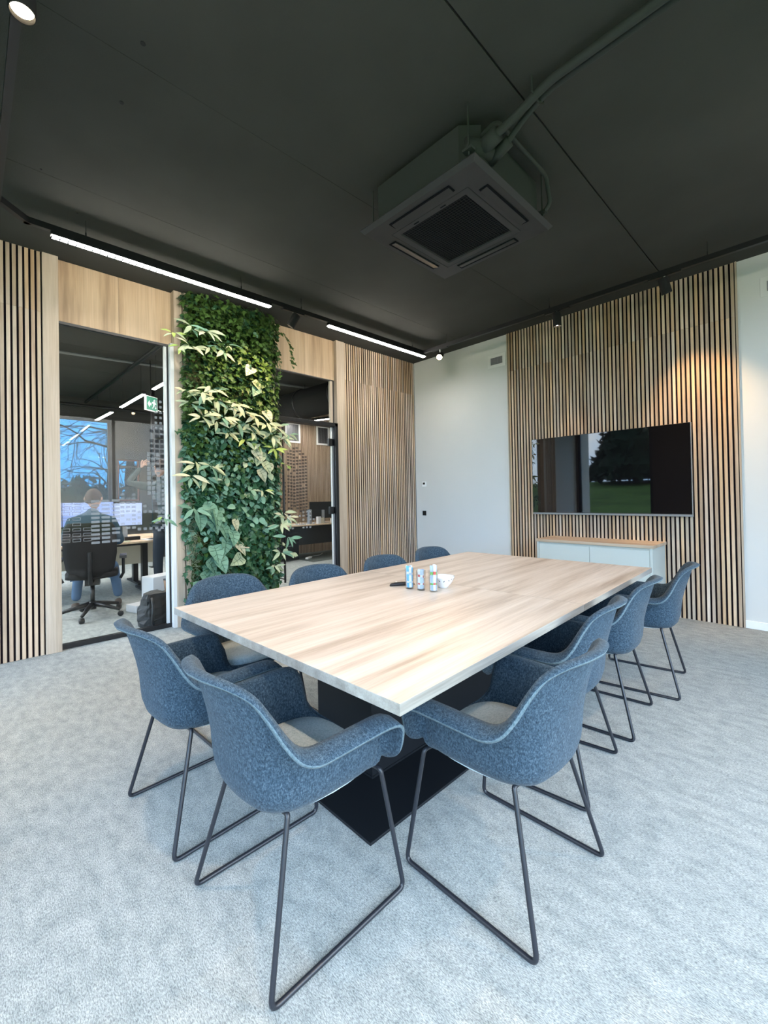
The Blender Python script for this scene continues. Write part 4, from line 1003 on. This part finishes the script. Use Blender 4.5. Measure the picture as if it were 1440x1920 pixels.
vs.append((0, 0, .335)); fs = [(j*n+i, j*n+(i+1) % n, (j+1)*n+(i+1) % n, (j+1)*n+i) for j in range(rows) for i in range(n)] + [(rows*n+i, rows*n+(i+1) % n, (rows+1)*n) for i in range(n)]
mb.add(vs, fs); link('bag_body', mb.mesh('bag_body', M['bag_black'], False), bg_)
mb = MB(); mb.tube(fillet([(.12, -.10, .30), (.19, -.12, .22), (.20, -.14, .08), (.17, -.10, .01)], .05), .012, 6); link('strap', mb.mesh('strap', M['black'], True), bg_)
# task chair
FA = PI + math.radians(-14)    # facing direction (towards -x, a little +y)
tk = thing('task_chair', 'black mesh office chair under the seated person', 'office chair', (-1.17, -4.20, 0), FA)
mb = MB(); mb.lathe([(.022, .10), (.022, .36)], n=14); mb.lathe([(.035, .08), (.035, .17)], n=14); link('gas_column', mb.mesh('gas_column', M['black'], True), tk)
for k in range(5):
    a = 2*PI*k/5 + math.radians(-100) - FA; ca, sa = math.cos(a), math.sin(a)
    mb = MB(); mb.tube([(ca*.03, sa*.03, .135), (ca*.16, sa*.16, .115), (ca*.31, sa*.31, .075)], [.030, .024, .017], 8); l_ = link('base_arm', mb.mesh('base_arm', M['black'], True), tk)
    mb = MB(); T = Matrix.Translation((ca*.32, sa*.32, .03)) @ Matrix.Rotation(a+.6, 4, 'Z') @ Matrix.Rotation(PI/2, 4, 'X'); mb.lathe([(.001, -.022), (.026, -.022), (.030, -.014), (.030, .014), (.026, .022), (.001, .022)], (0, 0, 0), 14, 0, T, cap=False); link('caster', mb.mesh('caster', M['black'], True), l_)
def slab(mb, prof, thick, mi=0):
    """prof: (centre xyz, half width along y) rows; closed slab of given thickness along local normal x/z"""
    vs = []; n = len(prof); m_ = 9
    for side in (0, 1):
        for i, (cx, cz, hw_, dx, dz) in enumerate(prof):
            for k in range(m_):
                u = -1+2*k/(m_-1); cur = .05*u*u
                vs.append((cx + (dx*thick if side else 0) + dx*0 + cur*(1 if abs(dx) > .5 else 0), u*hw_, cz + (dz*thick if side else 0) + cur*.3*(1 if abs(dz) > .5 else 0)))
    S = n*m_; fs = []
    for i in range(n-1):
        for k in range(m_-1):
            a = i*m_+k; fs.append((a, a+1, a+m_+1, a+m_)); fs.append((S+a, S+a+m_, S+a+m_+1, S+a+1))
    for i in range(n-1):
        for k in (0, m_-1): a = i*m_+k; fs.append((a, a+m_, S+a+m_, S+a) if k == 0 else (a, S+a, S+a+m_, a+m_))
    for k in range(m_-1): fs.append((k, S+k, S+k+1, k+1)); a = (n-1)*m_+k; fs.append((a, a+1, S+a+1, S+a))
    mb.add(vs, fs, mi)
mb = MB(); slab(mb, [(-.22, .44, .20, 0, 1), (-.1, .43, .24, 0, 1), (.1, .43, .25, 0, 1), (.24, .43, .235, 0, 1), (.28, .40, .21, 0, 1)], .06); link('seat', mb.mesh('seat', M['black_matt'], True), tk)
mb = MB(); slab(mb, [(-.235, .47, .17, 1, 0), (-.26, .56, .22, 1, 0), (-.275, .72, .245, 1, 0), (-.28, .88, .245, 1, 0), (-.295, 1.0, .235, 1, 0), (-.30, 1.06, .20, 1, 0)], .03); link('backrest', mb.mesh('backrest', M['black_matt'], True), tk)
mb = MB(); mb.box(-.05, .10, -.07, .07, .35, .43); mb.tube([(-.05, 0, .40), (-.24, 0, .40), (-.30, 0, .55), (-.31, 0, .75)], .022, 8); link('tilt_mechanism', mb.mesh('tilt_mechanism', M['black']), tk)
for s in (-1, 1): mb = MB(); mb.tube([(.0, s*.27, .40), (.0, s*.30, .46), (.0, s*.30, .64)], .016, 8); mb.box(-.12, .13, s*.30-.035, s*.30+.035, .64, .67); link('armrest', mb.mesh('armrest', M['black']), tk)
# visitor chair partly visible left of the task chair
# ------------------------------------------------------------------ people (skinned figures)
def skin_body(name, joints, edges, parent, m_, sub=2, cuts=None):
    names = list(joints); idx = {k: i for i, k in enumerate(names)}
    me = bpy.data.meshes.new(name); me.from_pydata([joints[k][0] for k in names], [(idx[a], idx[b]) for a, b in edges], [])
    o = bpy.data.objects.new(name, me); C.objects.link(o); o.parent = parent
    mod = o.modifiers.new('skin', 'SKIN')
    for i, k in enumerate(names):
        r_ = joints[k][1]; sv = me.skin_vertices[0].data[i]; sv.radius = r_ if isinstance(r_, tuple) else (r_, r_); sv.use_root = (i == 0)
    mod.use_smooth_shade = True
    s = o.modifiers.new('sub', 'SUBSURF'); s.levels = sub; s.render_levels = sub
    me.materials.append(M[m_]); return o
def head(parent, c, face, s=1.0, hair='hair'):
    """c: centre of the head, face: horizontal facing vector"""
    f = Vector(face).normalized(); side = Vector((-f.y, f.x, 0)); T = Matrix(((f.x, side.x, 0, c[0]), (f.y, side.y, 0, c[1]), (f.z, 0, 1, c[2]), (0, 0, 0, 1)))
    mb = MB(); n, m_ = 20, 14; vs = []
    for j in range(m_+1):
        ph = PI*j/m_; z = math.cos(ph)
        for i in range(n):
            t = 2*PI*i/n; x = math.sin(ph)*math.cos(t); y = math.sin(ph)*math.sin(t)
            low = max(0, -z); X = .098*x*(1-.25*low) + .012*low; Y = .076*y*(1-.42*low); Z = .115*z - (.012*max(0, x)*low)
            if x > .85 and abs(y) < .25 and -.35 < z < .1: X += .018
            if x > .7 and .1 < abs(y) < .45 and 0 < z < .28: X -= .008
            vs.append(T @ Vector((X*s, Y*s, Z*s)))
    fs = [(j*n+i, j*n+(i+1) % n, (j+1)*n+(i+1) % n, (j+1)*n+i) for j in range(m_) for i in range(n)]
    mb.add(vs, fs); h_ = link('head', mb.mesh('head', M['skin'], True), parent)
    mb = MB()
    for sd in (-1, 1):
        q = [Vector((-.005, sd*.078, -.025)), Vector((.0, sd*.088, .0)), Vector((-.012, sd*.092, .022)), Vector((-.022, sd*.088, .005))]
        mb.tube([T @ (v*s) for v in q+q[:1]], .007*s, 6)
    link('ear', mb.mesh('ear', M['skin'], True), h_)
    mb = MB()
    for sd in (-1, 1): mb.lathe([(.001, -.007), (.006, -.004), (.007, 0), (.006, .004), (.001, .007)], tuple(T @ Vector((.084*s, sd*.030*s, .012*s))), 8, cap=False)
    link('eye', mb.mesh('eye', M['black']), h_)
    mb = MB(); mb.tube([T @ (Vector(v)*s) for v in ((.084, -.022, -.052), (.092, 0, -.053), (.084, .022, -.052))], .004*s, 6); link('mouth', mb.mesh('mouth', mat('lips', (.40, .17, .14), .6), True), h_)
    mb = MB(); vs = []; rr = random.Random(2)
    for j in range(9):
        ph = PI*.62*j/8
        for i in range(n):
            t = 2*PI*i/n; back = (1-math.cos(t))/2; p2 = ph*(.62+.38*back); x = math.sin(p2)*math.cos(t); y = math.sin(p2)*math.sin(t); z = math.cos(p2); k = 1.09+rr.uniform(-.02, .03)
            vs.append(T @ Vector((.098*x*k*s-.004, .078*y*k*s, .118*z*k*s)))
    mb.add(vs, [(j*n+i, j*n+(i+1) % n, (j+1)*n+(i+1) % n, (j+1)*n+i) for j in range(8) for i in range(n)]); o = link('hair', mb.mesh('hair', M[hair], True), h_)
    sd_ = o.modifiers.new('thick', 'SOLIDIFY'); sd_.thickness = .010; sd_.offset = 1
def hand(parent, wrist, direction, palm_n, name='hand', s=1.0, curl=.5):
    w = Vector(wrist); d = Vector(direction).normalized(); nrm = Vector(palm_n).normalized(); sd = d.cross(nrm).normalized(); nrm = sd.cross(d)
    J = {'w': (w, (.022*s, .015*s)), 'p': (w+d*.045*s, (.034*s, .014*s)), 'k': (w+d*.075*s, (.036*s, .012*s))}; E_ = [('w', 'p'), ('p', 'k')]
    for i, (o_f, L) in enumerate(((-.030, .062), (-.010, .072), (.010, .068), (.029, .052))):
        b0 = w+d*.078*s+sd*o_f*s; b1 = b0+(d*math.cos(curl*.6)+nrm*math.sin(curl*.6))*L*.5*s; b2 = b1+(d*math.cos(curl*1.6)+nrm*math.sin(curl*1.6))*L*.5*s
        J['a%d' % i] = (b0, .0095*s); J['b%d' % i] = (b1, .0088*s); J['c%d' % i] = (b2, .0075*s); E_ += [('k', 'a%d' % i), ('a%d' % i, 'b%d' % i), ('b%d' % i, 'c%d' % i)]
    J['t0'] = (w+d*.035*s-sd*.034*s+nrm*.008*s, .012*s); J['t1'] = (w+d*.062*s-sd*.055*s+nrm*.018*s, .010*s); J['t2'] = (w+d*.085*s-sd*.060*s+nrm*.028*s, .0085*s); E_ += [('p', 't0'), ('t0', 't1'), ('t1', 't2')]
    return skin_body(name, J, E_, parent, 'skin', 1)
# seated person, seen from behind
pe = thing('person', 'person in dark blue sweater and jeans seated with back to camera', 'person', (0, 0, 0), 0, None)
fdir = Vector((math.cos(FA), math.sin(FA), 0)); sdir = Vector((-fdir.y, fdir.x, 0)); B0 = Vector((-1.17, -4.20, 0))
def L3(f, s, z): return B0 + fdir*f + sdir*s + Vector((0, 0, z))
J = {'pelvis': (L3(-.10, 0, .56), (.15, .12)), 'waist': (L3(-.09, 0, .70), (.145, .115)), 'chest': (L3(-.03, 0, .90), (.165, .125)), 'upper': (L3(.03, 0, 1.05), (.15, .11)), 'neck': (L3(.09, 0, 1.16), .058), 'nk2': (L3(.12, 0, 1.21), .052)}
E_ = [('pelvis', 'waist'), ('waist', 'chest'), ('chest', 'upper'), ('upper', 'neck'), ('neck', 'nk2')]
for s, t in ((1, 'l'), (-1, 'r')):
    J['sh'+t] = (L3(.04, s*.19, 1.06), .068); J['el'+t] = (L3(.12, s*.27, .82), .050); J['wr'+t] = (L3(.42, s*.20, .785), .034)
    E_ += [('upper', 'sh'+t), ('sh'+t, 'el'+t), ('el'+t, 'wr'+t)]
body = skin_body('body', J, E_, pe, 'sweater')
J = {'pelvis': (L3(-.10, 0, .54), (.15, .11))}; E_ = []
for s, t, kf in ((1, 'l', (.36, .13, .52)), (-1, 'r', (.36, -.16, .52))):
    J['hip'+t] = (L3(-.04, s*.10, .54), .088); J['kn'+t] = (L3(kf[0], kf[1]*1.15, kf[2]), .066); J['cf'+t] = (L3(kf[0]+.02, kf[1]*1.35, .30), .056); J['an'+t] = (L3(kf[0]+.03, kf[1]*1.5, .11), .052)
    E_ += [('pelvis', 'hip'+t), ('hip'+t, 'kn'+t), ('kn'+t, 'cf'+t), ('cf'+t, 'an'+t)]
skin_body('jeans', J, E_, body, 'jeans')
for s, t in ((1, 'l'), (-1, 'r')):
    a = L3(.39, s*(.20 if s > 0 else .235), 0); J = {'a': (a+Vector((0, 0, .10)), .042), 'h': (a+Vector((0, 0, .045))-fdir*.03, .042), 'm': (a+Vector((0, 0, .04))+fdir*.10, .040), 't': (a+Vector((0, 0, .034))+fdir*.19, .030)}
    skin_body('shoe', J, [('a', 'h'), ('h', 'm'), ('m', 't')], body, 'shoe', 2)
    hand(body, L3(.43, s*.19, .785), fdir, Vector((0, 0, -1)))
head(body, L3(.17, -.01, 1.315), fdir+sdir*-.35)
# standing person, partly hidden by the oak post
ps_ = thing('person', 'standing person in dark shirt with one arm raised to the head', 'person', (0, 0, 0))
B0 = Vector((-1.75, -3.22, 0)); fdir = Vector((-.97, -.22, 0)).normalized(); sdir = Vector((-fdir.y, fdir.x, 0))
J = {'pelvis': (L3(0, 0, .95), (.15, .11)), 'waist': (L3(.0, 0, 1.10), (.14, .105)), 'chest': (L3(.02, 0, 1.32), (.165, .12)), 'upper': (L3(.05, 0, 1.48), (.14, .10)), 'neck': (L3(.09, 0, 1.58), .055), 'nk2': (L3(.12, 0, 1.63), .05)}
E_ = [('pelvis', 'waist'), ('waist', 'chest'), ('chest', 'upper'), ('upper', 'neck'), ('neck', 'nk2')]
J['shl'] = (L3(.05, .19, 1.47), .066); J['ell'] = (L3(.20, .42, 1.53), .046); J['wrl'] = (L3(.22, .24, 1.74), .032)
J['shr'] = (L3(.05, -.19, 1.46), .066); J['elr'] = (L3(.06, -.27, 1.18), .048); J['wrr'] = (L3(.20, -.22, .98), .032)
E_ += [('upper', 'shl'), ('shl', 'ell'), ('ell', 'wrl'), ('upper', 'shr'), ('shr', 'elr'), ('elr', 'wrr')]
body = skin_body('body', J, E_, ps_, 'shirt_dark')
J = {'pelvis': (L3(0, 0, .93), (.15, .11))}; E_ = []
for s, t in ((1, 'l'), (-1, 'r')):
    J['hip'+t] = (L3(0, s*.10, .88), .095); J['kn'+t] = (L3(.03, s*.12, .50), .068); J['an'+t] = (L3(-.02, s*.14, .11), .050); E_ += [('pelvis', 'hip'+t), ('hip'+t, 'kn'+t), ('kn'+t, 'an'+t)]
skin_body('trousers', J, E_, body, 'trousers')
for s in (1, -1):
    a = L3(-.02, s*.14, 0); J = {'a': (a+Vector((0, 0, .10)), .042), 'h': (a+Vector((0, 0, .045))-fdir*.03, .042), 'm': (a+Vector((0, 0, .04))+fdir*.10, .040), 't': (a+Vector((0, 0, .034))+fdir*.19, .030)}
    skin_body('shoe', J, [('a', 'h'), ('h', 'm'), ('m', 't')], body, 'shoe', 2)
hand(body, L3(.22, .235, 1.745), (sdir*-.6+Vector((0, 0, .6))), -fdir)
hand(body, L3(.21, -.22, .97), Vector((0, 0, -1)), sdir)
head(body, L3(.15, 0, 1.735), fdir+Vector((0, 0, -.25)))

# ------------------------------------------------------------------ outdoors
gm = MB(); rnd = random.Random(2)
def hz(x, y):
    if y < -9: return -.35 + min(1, (-y-9)/24)*2.55 + .0*x
    return -.35
xs_ = [-60, -40, -30, -24, -18, -14, -10, -6.3, -2, 2, 6.4, 10, 16, 24, 40, 60]; ys_ = [-80, -60, -45, -38, -33, -29, -25, -21, -17, -13, -10, -9, -6.7, 0, 6, 20, 40, 60]
vs = [(x, y, hz(x, y)) for y in ys_ for x in xs_]; n = len(xs_)
gm.add(vs, [(j*n+i, j*n+i+1, (j+1)*n+i+1, (j+1)*n+i) for j in range(len(ys_)-1) for i in range(n-1)])
lawn = link('lawn', gm.mesh('lawn', M['grass'], True)); tag(lawn, 'green lawn rising as a bank outside the windows', 'lawn', kind='stuff')
def tri_cloud(mb, fn, n, L, rnd):
    for _ in range(n):
        p = fn(); a = Vector((rnd.gauss(0, 1), rnd.gauss(0, 1), rnd.gauss(0, 1))).normalized()*L; b_ = Vector((rnd.gauss(0, 1), rnd.gauss(0, 1), rnd.gauss(0, 1))).normalized()*L
        mb.add([p-a*.5, p+a*.5, p+b_], [(0, 1, 2)])
def conifer(x, y, h, r_, label):
    z0 = hz(x, y); t = thing('conifer', label, 'tree', (x, y, z0), 0, 'dark conifers on the lawn bank')
    mb = MB(); mb.tube([(0, 0, 0), (0, 0, h*.95)], [.25, .03], 8); link('trunk', mb.mesh('trunk', M['bark']), t)
    mb = MB(); rr = random.Random(int(x*10))
    prof = [(r_*(1-k/12)*(1 if k % 2 else .82)+.05, .3+h*k/12) for k in range(13)]; mb.lathe(prof, n=18)
    def f():
        k = rr.random()**1.3; a = rr.uniform(0, 2*PI); return Vector((r_*(1-k)*math.cos(a)*rr.uniform(.8, 1.1), r_*(1-k)*math.sin(a)*rr.uniform(.8, 1.1), .3+h*k))
    tri_cloud(mb, f, 900, .6, rr); tag(link('needles', mb.mesh('needles', M['conifer']), t), kind='stuff')
for i, (x, y, h, r_) in enumerate(((-8.3, -35, 4.2, 2.2), (-5.4, -31, 11, 2.9), (-2.2, -37, 13, 3.2), (1.6, -32, 12, 3.2), (5.5, -37, 10, 3.0))):
    conifer(x, y, h, r_, ('smallest dark conifer on the lawn bank, mirrored in the television', 'tall dark conifer beside the smallest one, mirrored in the television', 'tallest dark conifer on the bank behind the camera', 'tall conifer on the bank behind the camera, right of the tallest', 'rightmost conifer on the lawn bank behind the camera')[i])
def bare_tree(x, y, z0, h, label, seed, spread=.6, lean=(0, 0), depth=5, r0=.16, cat='bare trees outside the office window'):
    rr = random.Random(seed); t = thing('bare_tree', label, 'tree', (x, y, z0), 0, cat); mb = MB(); tw = MB()
    def grow(p, d, L, r_, k):
        pts = [p]; q = p; dd_ = d.copy()
        for _ in range(4):
            dd_ = (dd_ + Vector((rr.gauss(0, .13), rr.gauss(0, .13), rr.gauss(0, .08) - (.05 if k < depth-1 else 0)))).normalized(); q = q + dd_*L/4; pts.append(q)
        rs = [r_*(1-.35*i/4) for i in range(5)]; (mb if k > depth-3 else tw).tube(pts, rs, 6 if k > 2 else 4, caps=False)
        if k == 0: return
        for c_ in range(3 if k > 1 else 2):
            b_ = pts[2+c_ % 3]; dv = (dd_ + Vector((rr.gauss(0, spread), rr.gauss(0, spread), rr.gauss(0, spread*.7)))).normalized()
            grow(b_, dv, L*rr.uniform(.62, .85), r_*.55, k-1)
    grow(Vector((0, 0, 0)), Vector((lean[0], lean[1], 1)).normalized(), h, r0, depth)
    link('trunk', mb.mesh('trunk', M['bark'], True), t); tag(link('twigs', tw.mesh('twigs', M['bark']), t), kind='stuff')
bare_tree(-11.5, -1.5, -.35, 3.2, 'bare tree with dark branches hanging before the blue sky', 21, .75, (.05, -.12), 6, .13)
bare_tree(-24, -3.5, -.35, 2.6, 'distant bare tree in the middle of the sky window', 5, .55, (0, 0), 5, .16)
bare_tree(-27, 1.0, -.35, 2.4, 'distant bare tree left of the window column', 9, .55, (0, 0), 5, .16)
bare_tree(-22, -5.5, -.35, 2.3, 'distant bare tree at the left edge of the window', 12, .55, (0, 0), 5, .14)
def bush(x, y, z, r_, h, label, m_='bush'):
    t = thing('bush', label, 'bush', (x, y, z), 0, 'bushes outside the office window'); rr = random.Random(int(x*7+y*3)); mb = MB()
    def f():
        v = Vector((rr.gauss(0, 1), rr.gauss(0, 1), abs(rr.gauss(0, 1)))).normalized(); return Vector((v.x*r_, v.y*r_, v.z*h))*rr.uniform(.75, 1.05)
    tri_cloud(mb, f, 900, .4, rr); mb.lathe([(r_*.85, 0), (r_*.8, h*.4), (r_*.5, h*.75), (.05, h*.88)], n=14); tag(link('foliage', mb.mesh('foliage', M[m_]), t), kind='stuff')
for i, (x, y) in enumerate(((-30, -9), (-31, -4.5), (-30, .2), (-31, 5), (-30, 10))): bush(x, y, -.35, 2.8, 3.2+(i % 2)*.8, 'round bush %s outside the office window' % ('leftmost', 'second from left', 'in the middle', 'right of the middle', 'rightmost')[i])
def house(x, y, sx, sy, h, label):
    t = thing('house', label, 'building', (x, y, -.35), 0, 'houses far outside'); box('wall', -sx/2, sx/2, -sy/2, sy/2, 0, h, M['house_wall'], t)
    mb = MB(); mb.add([(-sx/2-.3, -sy/2-.3, h), (sx/2+.3, -sy/2-.3, h), (sx/2+.3, sy/2+.3, h), (-sx/2-.3, sy/2+.3, h), (0, -sy/2-.3, h+2.2), (0, sy/2+.3, h+2.2)], [(0, 1, 4), (3, 5, 2), (0, 4, 5, 3), (1, 2, 5, 4), (0, 3, 2, 1)]); link('roof', mb.mesh('roof', M['roof']), t)
    for k in range(3): box('window', sx/2, sx/2+.03, -sy/2+1+k*(sy-2)/3+.3, -sy/2+1+k*(sy-2)/3+1.3, 1.0, 2.2, M['black'], t)
house(-38, -7, 6, 9, 4.0, 'brick-coloured house far outside the office window')
